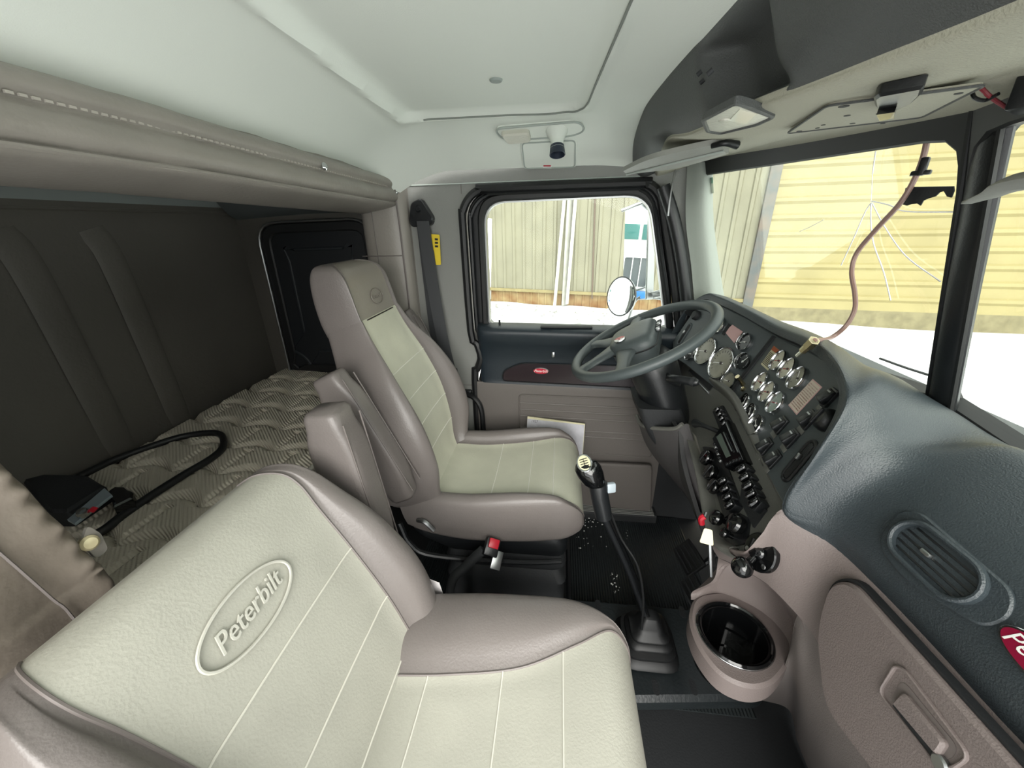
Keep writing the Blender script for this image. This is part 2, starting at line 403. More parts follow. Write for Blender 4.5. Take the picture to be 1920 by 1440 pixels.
# window gasket, bright channel
g1 = resample(round_poly([(-.292, .815), (-.292, 1.296), (.30, 1.303), (.416, .815)], [.02, .09, .09, .02], 6), cw, 140)
ringplate('window_gasket', fD, g1, resample(win, cw, 140), -.02, .006, RUBBER, dr, .006)
ringplate('glass_channel', fD, resample(win, cw, 140), resample(inset(win, .0045), cw, 140), -.028, -.004, STEEL, dr)
vs, fs = prismgeo(fD, win, -.034, -.030); struct(mk('window_1', vs, fs, GLASS, None, smooth=False))
# door seal tube around the opening
sp = [dp(a, b, .008) for a, b in door_outline[:-2]]
tube('door_seal', spline(sp, 3), .014, RUBBER, dr, 8)
tube('door_seal', spline([dp(a+.018*(1 if a < 0 else -1), b-(.012 if b > 1.2 else 0), .004) for a, b in body[1:-1]], 3), .007, BLACK, dr, 6)
# upper dark trim: sill shelf and recess
def shelf():
    rows = []
    prof = [(.838, -.028), (.842, .004), (.838, .045), (.822, .062), (.79, .055), (.75, .036), (.70, .022), (.62, .018), (.598, .020)]
    for z, d in prof: rows.append([dp(x, z - (.006 if x < -.27 and i_ else 0), d*(.55 if x < -.28 else 1)) for i_, x in enumerate([-.305, -.27, -.1, .1, .25, .36, .43])])
    return rows
sheet('sill_trim', shelf(), DOORB, dr, .01, d=DN*-1, ku=5, kv=4)
box('pull_cup', Fr(dp(.035, .842, .032), (0, 0, 1), (0, 1, 0)), (0, 0, .002), (.19, .026, .005), BLACKM, dr, .002)
ins = round_poly([(-.215, .612), (-.21, .655), (-.14, .692), (.36, .70), (.40, .612)], .03, 5)
prism('armrest_inlay', fD, ins, .015, .026, GLOSS if False else mat('inlay_wine', '#241a1e', .25), dr, .003)
loop_tube('inlay_rim', [fD(a, b, .027) for a, b in ins], .0022, BLACK, dr, 6, fd=DN)
box('lock_slider', Fr(dp(-.01, .735, .03), DN), (0, 0, .003), (.012, .022, .012), STEEL, dr, .003)
def emblem(name, f, w_, h_, txt, parent, size, shear=.35, base=REDL, rim=CHROME):
    e = prism(name, f, circ(w_/2, 40, sy=h_/w_), -.002, .002, rim, parent, .0008)
    prism('emblem_field', f, circ(w_/2-.0016*(w_/.05), 40, sy=(h_-.0032*(w_/.05))/(w_-.0032*(w_/.05))), .0012, .0026, base, e)
    writing('lettering', txt, f.at(f(0, 0, .0026)), size, WHITE, e, shear)
    return e
emblem('oval_emblem', Fr(dp(-.058+.0, .663, .027), DN), .062, .026, 'Peterbilt', dr, .0155)
# lower taupe trim
sheet('lower_trim', [[dp(x, z, d) for x in (-.325, -.1, .2, .43)] for z, d in ((.598, .012), (.57, .016), (.3, .018), (.12, .016), (.05, .012))], DOORT, dr, .015, d=DN*-1)
gro = round_poly([(-.15, .555), (.36, .565), (.40, .50), (.40, .30), (-.15, .30)], .02, 4)
ringplate('trim_ridge', fD, gro, inset(gro, .006), .012, .022, DOORT, dr, .002)
for z in (.515, .485, .455, .40, .375):
    tube('trim_ridge', [dp(-.15, z, .0165), dp(.33, z+.006, .0165), dp(.37, z, .0165)], .004, DOORT, dr, 8)
# map pocket
pk = [(-.17, .06), (-.165, .29), (.10, .275), (.40, .29), (.42, .06)]
prism('map_pocket', fD, round_poly(pk, .02, 4), .045, .062, DOORT, dr, .006)
prism('pocket_side', fD, [(-.17, .055), (-.17, .29), (-.158, .29), (-.158, .055)], .012, .05, DOORT, dr)
lp = aD(937, 612, .01); tube('lock_pin', [lp, lp+V((0, 0, .025))], .004, BLACK, dr, 8)
# pull strap / check arm at the door's rear edge
cb = thing('door_check_strap', dp(-.33, .53, .02), 'black door check strap with hook beside the driver seat belt', 'door strap')
box('bracket', Fr(dp(-.375, .54, .008), DN), (0, 0, 0), (.045, .032, .02), BLACK, cb, .004)
tube('strap', [dp(-.375, .54, .015), dp(-.33, .525, .03), dp(-.305, .47, .035), dp(-.305, .33, .03), dp(-.31, .22, .02)], .011, RUBBER, cb, 8, 6)
# sill plate
sp_ = sheet('door_sill_plate', [[V((x, y, z)) for x in (-.05, .2, .44)] for y, z in ((1.36, .02), (1.365, .04), (1.40, .042), (1.43, .05))], BLACKM, None, .02)
props(sp_, 'dark ribbed door sill plate under the driver door', 'sill plate')
for k in range(6): tube('sill_rib', [V((-.04, 1.368+.009*k, .043)), V((.43, 1.362+.009*k, .043))], .0022, STEEL if False else PILLAR, sp_, 5)
# ---- dark kick panel of the footwell
kp_ = sheet('trim_6', [[dp(x, z, .004) for x in (.40, .5, .62)] for z in (-.02, .4, .78)], BLACKM, None, .01, d=DN*-1); struct(kp_)
kp_ = sheet('trim_6', [[V((.70, y, z)) for y in (.5, .9, 1.42)] for z in (.02, .4, .80)], BLACKM, None, .01, d=(1, 0, 0)); struct(kp_)
# ---- A pillar
pil = sheet('trim_1', [[V((.385, 1.415, 1.36)), V((.40, 1.40, 1.2)), V((.44, 1.40, 1.05)), V((.475, 1.40, .9))],
                 [V((.42, 1.385, 1.36)), V((.45, 1.375, 1.2)), V((.49, 1.375, 1.05)), V((.53, 1.37, .9))],
                 [V((.455, 1.40, 1.36)), V((.485, 1.40, 1.2)), V((.53, 1.40, 1.05)), V((.58, 1.40, .9))]], mat('pillar_pale', '#8d938c', .6, bump=.2, scale=400), None, .03, d=(.3, .9, 0)); struct(pil)
tube('trim_2', [dp(.32, 1.30, .02), dp(.365, 1.2, .02), dp(.405, 1.08, .02), dp(.44, .94, .02), dp(.45, .85, .02)], .022, BLACK, None, 10, 5); struct(bpy.data.objects['trim_2'])
# ---- windshield (two panes meeting at the centre post)
A1, A2 = V((.44, 1.40, 1.345)), V((.545, 1.40, .93)); B1, B2 = V((.553, YC, 1.315)), V((.665, YC, .90))
nW = (A2-A1).cross(B1-A1).normalized()
if nW.x > 0: nW = -nW
upW = ((A1-A2)+(B1-B2)).normalized()
fW = Fr((A1+A2+B1+B2)/4, nW, upW)
def mirY(p): return V((p.x, 2*YC-p.y, p.z))
fWm = lambda a, b, c=0: mirY(fW(a, b, c))
def wpt(px, py): return fW.uv(aP(px, py, fW.o, fW.z))
gl = [wpt(1306, 331), wpt(1811, 256), wpt(1774, 745), fW.uv(B2+(A2-B2)*.5+V((0, 0, -.03))), fW.uv(A2+V((0, 0, -.03)))]
gl = round_poly(gl, [.02, .035, .01, .01, .01], 6)
fo = [fW.uv(A1+V((-.02, .03, .035))), fW.uv(B1+V((.0, -.0, .035))), fW.uv(B2+V((0, 0, -.08))), fW.uv(A2+V((0, .03, -.08)))]
cg = (0, 0)
ws = struct(thing('window_2', fW.o, None, None)); ws2 = struct(thing('window_3', mirY(fW.o), None, None))
for f, par in ((fW, ws), (fWm, ws2)):
    ringplate('window_frame', f, resample(fo, cg, 120), resample(gl, cg, 120), -.02, .012, RUBBER, par, .004)
    vs, fs = prismgeo(f, inset(gl, -.005), -.012, -.007); mk('pane', vs, fs, GLASS, par, smooth=False)
tube('centre_post', [B1+V((-.005, -.020, .04)), B1*.5+B2*.5+V((-.012, -.020, 0)), B2+V((-.012, -.020, -.05))], .024, BLACK, ws, 12, 4, flat=(1, .5), fd=(1, 0, 0))
for dy in (-.042, .000): tube('post_groove', [B1+V((-.016, dy, .03)), B2+V((-.022, dy, -.03))], .004, RUBBER, ws, 6)
# front wall under the windshield is hidden by the dashboard: bulkhead
struct(mk('wall_front', *boxgeo(W0, .74, .62, .42, .04, 1.66, .88, .01), BLACKM))
# header above windshield
hd = sheet('trim_3', [[V((.44, 1.44, 1.345)), V((.47, 1.40, 1.352)), V((.50, 1.05, 1.338)), V((.545, .68, 1.325)), V((.50, .31, 1.338)), V((.46, -.02, 1.352))],
                 [V((.40, 1.44, 1.36)), V((.43, 1.40, 1.365)), V((.46, 1.05, 1.35)), V((.50, .68, 1.335)), V((.46, .31, 1.35)), V((.42, -.02, 1.365))],
                 [V((.30, 1.44, 1.38)), V((.33, 1.40, 1.375)), V((.38, 1.05, 1.36)), V((.42, .68, 1.35)), V((.38, .31, 1.36)), V((.34, -.02, 1.38))]], CONSU, None, .03, d=(0, 0, 1)); struct(hd)
# ---- sleeper
bx = lambda n, c, s, mt, b=.01: struct(mk(n, *boxgeo(W0, *c, *s, b), mt))
bx('wall_back', (-1.29, .5, .8), (.06, 2.1, 1.4), SLPVIN)
vs, fs = boxgeo(W0, -.93, 1.54, .8, .68, .06, 1.4, .01)
struct(mk('wall_left', vs, fs, SLPVIN))
vs, fs = boxgeo(W0, -.93, -.38, .8, .72, .06, 1.6, .01); struct(mk('wall_right', vs, fs, SLPVIN))
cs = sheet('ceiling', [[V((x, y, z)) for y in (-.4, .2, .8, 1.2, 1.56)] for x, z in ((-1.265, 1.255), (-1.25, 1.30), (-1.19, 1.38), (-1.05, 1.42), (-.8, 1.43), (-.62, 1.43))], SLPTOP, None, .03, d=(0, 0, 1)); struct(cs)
tube('trim_4', [V((-1.262, -.3, 1.256)), V((-1.262, 1.12, 1.258)), V((-1.262, 1.5, 1.258))], .006, SLPVIN, None, 6); struct(bpy.data.objects['trim_4'])
for y in (.35, .80, .99):
    t = tube('trim_5', [V((-1.262, y, 1.21)), V((-1.257, y+.02, 1.12)), V((-1.255, y+.03, .8)), V((-1.262, y+.04, .60))], .022, SLPVIN, None, 12, 5, flat=(1.7, .22), fd=(1, 0, 0)); struct(t)
# quilted mattress
def quilt(p, u, v):
    s = .125; a = (p.x+1.3)*.9/s; b = p.y/s
    r = math.floor(b); a2 = a+(r % 2)*.5; fa = a2-math.floor(a2); fb = b-r
    e = fb - .32*abs(math.sin(math.pi*fa))   # scalloped row edges
    d1 = abs(e) if e < .5 else abs(1+.0-e); d2 = min(fa, 1-fa)
    h = min(1, min(d1/.16, (d2+.08)/.16))
    rib = .0009*math.sin((p.y*1.0+p.x*.9)*2*math.pi/.011)*h
    edge = min(1, (p.x+1.26)/.05, max(0, (-.655-p.x))/.05)
    return p+V((0, 0, .020*h**.5*(1 if edge > .9 else edge)*1.25+rib-.03*(1-max(0, edge))**2+.012*math.sin(p.y*3+1)*math.sin(p.x*6)))
G = [[V((-1.25+.0045*i, -.3+.0045*j, .585)) for j in range(404)] for i in range(132)]
mt_ = sheet('bunk_mattress', G, QUILT, None, .14, raw=True, fn=quilt)
props(mt_, 'grey-brown quilted bunk mattress in the dark sleeper behind the seats', 'mattress')
tube('front_piping', [V((-.652, -.28, .60)), V((-.652, .6, .60)), V((-.652, 1.48, .60))], .006, mat('mattress_piping', '#a9a79c', .6), mt_, 8)
bb_ = mk('bunk_platform', *boxgeo(W0, -.95, .6, .37, .6, 1.8, .05, .005), BLACK); props(bb_, 'dark platform carrying the quilted bunk mattress', 'bunk platform')
# luggage hatch in the far side wall of the sleeper
fS = lambda a, b, c=0: V((a, 1.51-c, b))
hp = thing('luggage_hatch', (-.93, 1.5, .65), 'black luggage hatch with rounded grey-edged frame in the sleeper side wall', 'hatch')
ho = round_poly([(-1.185, .60), (-1.175, 1.225), (-.70, 1.235), (-.70, .60)], [.02, .09, .09, .02], 6)
hc = (-.93, .9)
ringplate('hatch_frame', fS, resample(ho, hc, 96), resample(inset(ho, .008), hc, 96), -.01, .022, STEEL, hp, .003)
ringplate('hatch_seal', fS, resample(inset(ho, .008), hc, 96), resample(inset(ho, .045), hc, 96), -.01, .012, RUBBER, hp, .005)
prism('hatch_panel', fS, inset(ho, .03), -.02, .004, mat('hatch_black', '#14171a', .5), hp)
ringplate('panel_ridge', fS, resample(inset(ho, .10), hc, 96), resample(inset(ho, .112), hc, 96), 0, .010, mat('hatch_ridge', '#1d2124', .5), hp, .003)
pc = prism('hatch_label', fS, [(-.90, .80), (-.90, .822), (-.855, .822), (-.855, .80)], .003, .006, PAPER, hp)
# cabinet over the hatch
cbn = thing('overhead_cabinet', (-.95, 1.40, 1.24), 'small dark cabinet with open slot over the luggage hatch', 'cabinet')
sheet('cabinet_face', [[V((-1.25, 1.42, 1.45)), V((-1.25, 1.40, 1.34)), V((-1.25, 1.46, 1.26)), V((-1.25, 1.505, 1.235))],
                       [V((-.95, 1.40, 1.45)), V((-.95, 1.37, 1.34)), V((-.95, 1.44, 1.27)), V((-.95, 1.505, 1.25))],
                       [V((-.66, 1.40, 1.45)), V((-.66, 1.37, 1.34)), V((-.66, 1.44, 1.27)), V((-.66, 1.505, 1.25))]], mat('cabinet_grey', '#4d5252', .7, bump=.3), cbn, .02, d=(0, 1, 0))
box('cabinet_slot', Fr((-.86, 1.362, 1.345), (0, -1, .2)), (0, 0, 0), (.34, .05, .012), BLACKM, cbn, .01)
box('latch', Fr((-.86, 1.41, 1.29), (0, -1, -.6)), (0, 0, 0), (.05, .02, .012), BLACK, cbn, .004)
# padded surround of the sleeper opening: header roll + driver-side post
pd = thing('sleeper_opening_pad', (-.6, .6, 1.3), 'long padded grey-taupe vinyl surround over the sleeper opening', 'padding')
def headsec(y):
    zz = lambda q: q
    # profile in (x,z), from the roof seam, over the roll, down to the lower seam, under and back
    P = [(-.625, 1.425), (-.605, 1.408), (-.585, 1.405), (-.570, 1.396), (-.566, 1.384), (-.574, 1.371), (-.568, 1.362), (-.562, 1.348), (-.566, 1.334), (-.574, 1.328), (-.572, 1.320), (-.590, 1.312), (-.65, 1.300), (-.72, 1.295), (-.74, 1.33), (-.70, 1.42)]
    return P
rings = []
ye = 1.44
for k in range(70):
    y = -.36+(ye+.36)*k/69
    drop = -.037-.014*max(0, (y-.6)/.85)
    wob = .0012*math.sin(y*55)+.0015*math.sin(y*23+1)
    rings.append([V((x+wob, y, z+drop+(.0008*math.sin(y*600) if 4 < i < 7 else 0))) for i, (x, z) in enumerate(headsec(y))])
rings = [spline(r, 3, True) for r in rings]
vs, fs = loft(rings); mk('header_roll', vs, fs, PADV, pd)
tube('header_welt', [V((-.572, y, 1.2865-.014*max(0, (y-.6)/.85))) for y in [-.34+.09*k for k in range(20)]], .0035, PADV, pd, 6)
for k in range(150):
    y = -.3+.0115*k
    if y > 1.4: break
vs, fs = [], []
gs = [boxgeo(W0, -.5725, -.3+.0115*k, 1.3365-.014*max(0, (-.3+.0115*k-.6)/.85), .003, .007, .003, 0) for k in range(148)]
s_ = mk('stitching', *merge(*gs), mat('stitch_thread', '#a39e95', .7), pd); s_['kind'] = 'stuff'
for y, z in ((1.0, 1.336), (1.44, 1.31)): lathe('snap_button', Fr((-.566, y, z), (1, -.2, .2)), [(.001, -.002), (.009, -.002), (.009, .002), (.006, .005), (.001, .0055)], CHROME, pd, 16)
# driver-side post of the opening
rows = []
for z in (1.40, 1.36, 1.30, 1.2, 1.0, .8, .6, .42):
    rows.append([V((-.73, 1.50, z)), V((-.70, 1.435, z)), V((-.62, 1.425, z)), V((-.565, 1.435, z)), V((-.545, 1.465, z)), V((-.55, 1.50, z))])
sheet('post_pad', rows, PADV, pd, .02, d=(0, 1, 0))
tube('post_welt', [V((-.568, 1.428, 1.36)), V((-.566, 1.43, 1.2)), V((-.566, 1.43, .8)), V((-.566, 1.43, .45))], .0035, SEAM, pd, 6)
tube('post_welt', [V((-.66, 1.424, 1.30)), V((-.66, 1.424, .9)), V((-.66, 1.424, .45))], .0018, SEAM, pd, 6)
tube('post_seam', [V((-.72, 1.424, 1.10)), V((-.64, 1.4225, 1.10)), V((-.57, 1.428, 1.10))], .0018, SEAM, pd, 6)
# near-side flap of the opening
fl = thing('sleeper_curtain', (-.6, .1, .5), 'wrinkled tan vinyl curtain flap at the near side of the sleeper opening', 'curtain')
edge = [aX(-160, 700, -.6), aX(-60, 800, -.6), aX(0, 866, -.6), aX(60, 928, -.6), aX(120, 990, -.6), aX(175, 1048, -.6), aX(208, 1084, -.6), V((-.6, .325, .60)), V((-.6, .32, .35))]
rows = []
for k, c in enumerate(edge):
    rows.append([c+V((.0, .0, 0)), c+V((.012, -.012, 0)), c+V((.006+.004*math.sin(k*2.1), -.05, -.004)), c+V((.014, -.12, 0)), c+V((.004, -.25, 0)), c+V((.0, -.45, 0))])
def wr(p, u, v): return p+V((.004*math.exp(-((v-.12)/.08)**2)*math.sin(u*95)+.0015*math.sin(u*40+v*9), 0, 0))
sheet('flap', rows, mat('curtain_vinyl', '#736a60', .55, bump=.4, scale=90, var=.1), fl, .02, ku=8, kv=14, d=(-1, 0, 0), fn=wr)
tube('flap_seam', [c+V((.012, -.055, -.004)) for c in edge[1:]], .0016, SEAM, fl, 5, 4)
tb = [aX(160, 985, -.605), aX(150, 1018, -.605), aX(178, 1048, -.605), aX(200, 1030, -.605), aX(186, 1000, -.605)]
fT = Fr((-.60, .3, .8), (1, 0, 0)); prism('snap_tab', fT, round_poly([fT.uv(p) for p in tb], .006, 3), -.006, -.002, PADV, fl)
pq = aX(167, 1018, -.6); lathe('snap_button', Fr(pq, (1, -.2, .25)), [(.001, -.004), (.010, -.004), (.010, .002), (.007, .005), (.001, .0055)], mat('snap_ivory', '#cfc39e', .25, metal=.4), fl, 18)
# ------------------------------------------------------------------ seats
def cushion(prefix, parent, y0, spine, sec, mats, kv=7, ku=4, pleats=(), names=('panel', 'bolster'), cap0=True, welt=True, seamr=.0022, wm=None):
    """spine: (x,z,nx,nz); sec: (w, s, b, t, c) half width, half width of the inner panel, bolster rise, thickness, centre dip"""
    prof = []; N_ = len(spine)
    rings = []
    for (x, z, nx, nz), (w_, s, b, t, c) in zip(spine, sec):
        n = V((nx, 0, nz)).normalized(); o = V((x, y0, z))
        h = [(0, -c), (.55*s, -c*.8), (s, 0), (s+.3*(w_-s), b*.8), (s+.62*(w_-s), b), (w_*.97, b*.55), (w_, -t*.25), (w_*.985, -t*.7), (w_*.9, -t), (w_*.45, -t*1.03)]
        full = h+[(0, -t*1.03)]+[(-a, d) for a, d in reversed(h[1:])]
        rings.append([o+V((0, a, 0))+n*d for a, d in full])
    R1 = [spline(r, ku, True) for r in rings]; M_ = len(R1[0])
    cols = [spline([R1[i][j] for i in range(N_)], kv) for j in range(M_)]
    G = [[cols[j][i] for j in range(M_)] for i in range(len(cols[0]))]
    k = 2*ku                                       # seam index on the +y side; -y side is M_-2*ku
    pan = [r[M_-k:]+r[:k+1] for r in G]; bol = [r[k:M_-k+1] for r in G]
    def patch(nm, Q, mt, cap=False):
        nr, nc = len(Q), len(Q[0]); vs = [p for r in Q for p in r]; fs = gridfaces(nr, nc)
        if cap: pass
        return mk(nm, vs, fs, mt, parent, angle=60)
    # the inner panel carries a slim foam body so it is solid
    nr, nc = len(pan), len(pan[0])
    vs = [p for r in pan for p in r]; fs = gridfaces(nr, nc); n0 = len(vs)
    ms = [(pan[i][nc//2]-G[i][M_//2]).normalized() for i in range(nr)]
    vs += [p-ms[i]*.012 for i, r in enumerate(pan) for p in r]; fs += [tuple(n0+q for q in reversed(f)) for f in gridfaces(nr, nc)]
    for i in range(nr-1):
        for j in (0, nc-1): fs.append((i*nc+j, (i+1)*nc+j, n0+(i+1)*nc+j, n0+i*nc+j))
    p_ = mk(names[0], vs, fs, mats[0], parent, angle=60)
    nr, nc = len(bol), len(bol[0]); vs = [p for r in bol for p in r]; fs = gridfaces(nr, nc)
    # close both ends with the whole outline
    for i in (0, nr-1):
        base = len(vs); ring = G[i]; vs += ring; fs.append(tuple(range(base, base+len(ring))))
    b_ = mk(names[1], vs, fs, mats[1], parent, angle=60)
    if welt:
        for q in (0, -1): tube('seam_welt', [r[q]+(r[q]-G[i][M_//2]).normalized()*.0008 for i, r in enumerate(pan)][1:-1], seamr, mats[2], b_, 6)
    for u in pleats:
        i = u*(len(pan)-1); i0 = int(i); fr = i-i0
        L = [pan[i0][j].lerp(pan[min(i0+1, len(pan)-1)][j], fr)+ms[i0]*.0006 for j in range(len(pan[0]))]
        tube('pleat_welt', L, .0015, wm or WELT, p_, 6)
    return p_, b_, G, M_
def armrest(parent, name, p0, p1, wx, wy, mt, yc, twist=0):
    """padded arm folded up against the backrest: from p0 (x,z) low to p1 (x,z) high"""
    a, b = V((p0[0], yc, p0[1])), V((p1[0], yc, p1[1])); d = (b-a).normalized(); f = Fr((a+b)/2, V((0, 0, 1)).cross(d).cross(d)*-1, d)
    f = Fr((a+b)/2, V((d.z, 0, -d.x)), d); L = (b-a).length
    rings = []
    for k in range(15):
        v = -1+2*k/14; e = (1-abs(v)**6)**.5 if abs(v) < 1 else 0; e = max(.72, e); hw = wy/2*(.78+.22*e); hx = wx/2*e*(1 if v > -.3 else 1-.12*(-v-.3))
        P = round_poly([(-hw, -hx), (hw, -hx), (hw, hx), (-hw, hx)], .018, 4); rings.append([f(p, v*L/2*(1 if abs(v) < 1 else 1), q) for p, q in P])
    for sg2, q2 in ((-1, 0), (1, 14)):
        c = sum(rings[q2 if sg2 < 0 else -1], V((0, 0, 0)))/len(rings[0]); nr_ = [c+(p-c)*.86+d*sg2*.008 for p in rings[q2 if sg2 < 0 else -1]]
        if sg2 < 0: rings.insert(0, nr_)
        else: rings.append(nr_)
    vs, fs = loft(rings); o = mk(name, vs, fs, mt, parent, angle=75)
    for sg in (-1, 1): tube('arm_seam', [f(sg*(wy/2-.005), v*L*.46, wx/2*.93) for v in (-1, -.5, 0, .5, 1)], .0018, SEAM, o, 6, 3)
    return o
# ---- driver seat
DY = 1.09
ds = thing('driver_seat', (-.2, DY, .01), 'light grey vinyl driver seat with taupe bolsters behind the steering wheel', 'seat', )
sp_c = [(-.46, .425, -.2, 1), (-.38, .435, 0, 1), (-.25, .432, .03, 1), (-.10, .448, -.04, 1), (.0, .462, .05, 1), (.045, .455, .12, 1), (.072, .438, .15, 1), (.088, .412, .1, 1), (.094, .385, 0, 1)]
se_c = [(.20, .13, .012, .09, .0), (.215, .145, .028, .11, .004), (.222, .15, .034, .12, .006), (.222, .155, .036, .13, .006), (.218, .168, .024, .135, .002), (.212, .178, .010, .125, 0), (.203, .178, .004, .10, 0), (.19, .17, .001, .06, 0), (.172, .155, 0, .02, 0)]
cushion('c', ds, DY, sp_c, se_c, (DRVL, TAUPE, SEAM), pleats=(.30, .40, .50), names=('seat_cushion', 'cushion_bolster'))
sp_b = [(-.345, .40, .95, .2), (-.375, .46, .95, .25), (-.385, .56, .96, .2), (-.41, .68, .94, .3), (-.455, .80, .93, .36), (-.50, .90, .93, .36), (-.525, .965, .94, .32)]
se_b = [(.17, .13, .02, .10, 0), (.215, .15, .045, .13, .006), (.235, .158, .06, .14, .01), (.235, .160, .056, .14, .01), (.205, .150, .038, .13, .006), (.152, .125, .015, .12, .002), (.132, .114, .006, .11, 0)]
cushion('b', ds, DY, sp_b, se_b, (DRVL, TAUPE, SEAM), pleats=(.30, .44, .56, .68), names=('backrest', 'backrest_bolster'))
HEADV = mat('head_vinyl', '#857f77', .36, bump=.25, scale=260, var=.05)
sp_h = [(-.523, .950, .95, .3), (-.532, .985, .96, .25), (-.543, 1.035, .97, .2), (-.552, 1.070, 1, .1), (-.566, 1.092, 1, .05), (-.583, 1.103, 1, 0), (-.600, 1.108, 1, 0), (-.612, 1.109, 1, 0)]
se_h = [(.131, .115, .006, .112, 0), (.131, .115, .006, .114, 0), (.129, .112, .005, .110, 0), (.127, .109, .004, .100, 0), (.121, .103, .002, .082, 0), (.110, .092, .001, .058, 0), (.094, .077, 0, .032, 0), (.078, .062, 0, .012, 0)]
hp_, hb_, _, _ = cushion('h', ds, DY, sp_h, se_h, (HEADV, TAUPE, SEAM), names=('headrest', 'headrest_side'), seamr=.0016)
# embossed oval on the headrest
fE = Fr(V((-.5355, DY+.02, 1.01)), (.97, 0, .24)); EMB = mat('embossed_vinyl', '#7a746d', .4)
e_ = loop_tube('embossed_oval', [fE(a, b, .001) for a, b in circ(.036, 32, sy=.62)], .0016, EMB, hp_, 6, fd=fE.z)
writing('embossed_lettering', 'Peterbilt', fE.at(fE(0, 0, .0005)), .017, EMB, hp_, .3, .0012)
loop_tube('head_panel_welt', [V((-.517, DY, .985))]*0 or [V((-.5265+.001, DY+.088*math.cos(a), .962-.012*math.sin(a)*0)) + V((.004, 0, .0)) for a in [math.pi*k/10 for k in range(11)]], .0018, SEAM, hp_, 6, fd=(1, 0, 0))
armrest(ds, 'armrest', (-.40, .53), (-.545, .865), .10, .062, TAUPE, .815)
armrest(ds, 'armrest', (-.42, .56), (-.565, .90), .09, .055, TAUPE, 1.365)
# base shell, suspension skirt, lever
rings = []
for z, a, b, c, e in ((.36, -.45, .0, .165, 0), (.345, -.46, .03, .185, 0), (.30, -.43, .05, .19, 0), (.265, -.36, .05, .19, 0), (.25, -.34, .045, .185, 0)):
    P = round_poly([(a, DY-c), (b, DY-c), (b, DY+c), (a, DY+c)], .04, 4); rings.append([V((p, q, z)) for p, q in P])
vs, fs = loft(rings); mk('base_shell', vs, fs, BLACK, ds, angle=50)
tube('base_rail', [V((-.46, DY-.215, .37)), V((-.43, DY-.225, .30)), V((-.36, DY-.228, .262)), V((-.1, DY-.228, .262)), V((.03, DY-.225, .275))], .008, BLACK, ds, 8, 5)
rings = []
for z, g in ((.25, 0), (.20, .012), (.17, -.004), (.13, .014), (.09, -.002), (.05, .012), (.012, .012)):
    P = round_poly([(-.33-g, DY-.17-g), (.035+g, DY-.17-g), (.035+g, DY+.17+g), (-.33-g, DY+.17+g)], .03, 3); rings.append([V((p, q, z)) for p, q in P])
vs, fs = loft(rings); mk('suspension_bellows', vs, fs, BLACKM, ds, angle=50)
tube('slide_frame', [V((-.36, DY-.20, .035)), V((.06, DY-.20, .035)), V((.06, DY-.20, .06)), V((.06, DY+.2, .06))], .01, BLACK, ds, 6)
tube('hinge_lever', [V((-.40, DY-.215, .385)), V((-.375, DY-.225, .39)), V((-.35, DY-.225, .36))], .007, STEEL, ds, 8, 4)
# ---- passenger seat (nearest)
PY = .335
WELP = mat('welt_pale', '#c6c5ba', .55)
ps = thing('passenger_seat', (-.1, PY, .01), 'wide pale vinyl passenger seat with taupe edges and embossed oval, nearest the viewer', 'seat')
sp_c = [(-.37, .445, -.3, 1), (-.30, .462, -.1, 1), (-.18, .468, 0, 1), (-.05, .476, -.03, 1), (.05, .484, .05, 1), (.115, .475, .4, .9), (.150, .435, .9, .4), (.158, .38, 1, 0), (.15, .33, 1, -.3)]
se_c = [(.19, .065, .006, .1, 0), (.225, .07, .02, .12, .003), (.238, .08, .03, .13, .004), (.240, .10, .03, .14, .004), (.235, .145, .02, .14, .002), (.215, .185, .006, .13, 0), (.195, .180, .002, .11, 0), (.185, .175, 0, .09, 0), (.17, .16, 0, .06, 0)]
cushion('c', ps, PY, sp_c, se_c, (LIGHT, TAUPE, SEAM), pleats=(.22, .345, .465), wm=WELP, names=('seat_cushion', 'cushion_bolster'), kv=9)
sp_b = [(-.235, .42, .85, .4), (-.262, .47, .86, .45), (-.30, .56, .87, .48), (-.355, .665, .86, .5), (-.405, .745, .85, .52), (-.435, .79, .8, .6), (-.462, .812, .45, .9), (-.50, .815, -.1, 1), (-.53, .80, -.7, .7)]
se_b = [(.20, .135, .02, .12, 0), (.235, .14, .035, .13, .004), (.245, .148, .045, .14, .006), (.238, .155, .038, .14, .006), (.222, .162, .02, .13, .004), (.212, .168, .008, .12, .002), (.202, .166, .002, .09, 0), (.19, .155, 0, .06, 0), (.17, .14, 0, .03, 0)]
bp_, bb2, GB, MB_ = cushion('b', ps, PY, sp_b, se_b, (LIGHT, TAUPE, SEAM), pleats=(.13, .255, .38), wm=WELP, names=('backrest', 'backrest_bolster'), kv=9)
EML = mat('embossed_pale', '#b6b5ab', .40)
fE = Fr(V((-.3975, .317, .731)), (.856, 0, .515)); 
loop_tube('embossed_oval', [fE(a, b, .0015) for a, b in circ(.076, 48, sy=.46)], .0022, EML, bp_, 6, fd=fE.z)
writing('embossed_lettering', 'Peterbilt', fE.at(fE(0, 0, .0)), .036, EML, bp_, .35, .0024, sx=.88)
armrest(ps, 'armrest', (-.40, .48), (-.445, .865), .10, .075, TAUPE, .635)
rings = []
for z, g in ((.40, .0), (.36, .01), (.22, -.03), (.03, -.03), (.01, 0)):
    P = round_poly([(-.34-g, PY-.2-g), (.07+g, PY-.2-g), (.07+g, PY+.19+g), (-.34-g, PY+.19+g)], .03, 3); rings.append([V((p, q, z)) for p, q in P])
vs, fs = loft(rings); mk('seat_pedestal', vs, fs, BLACK, ps, angle=50)
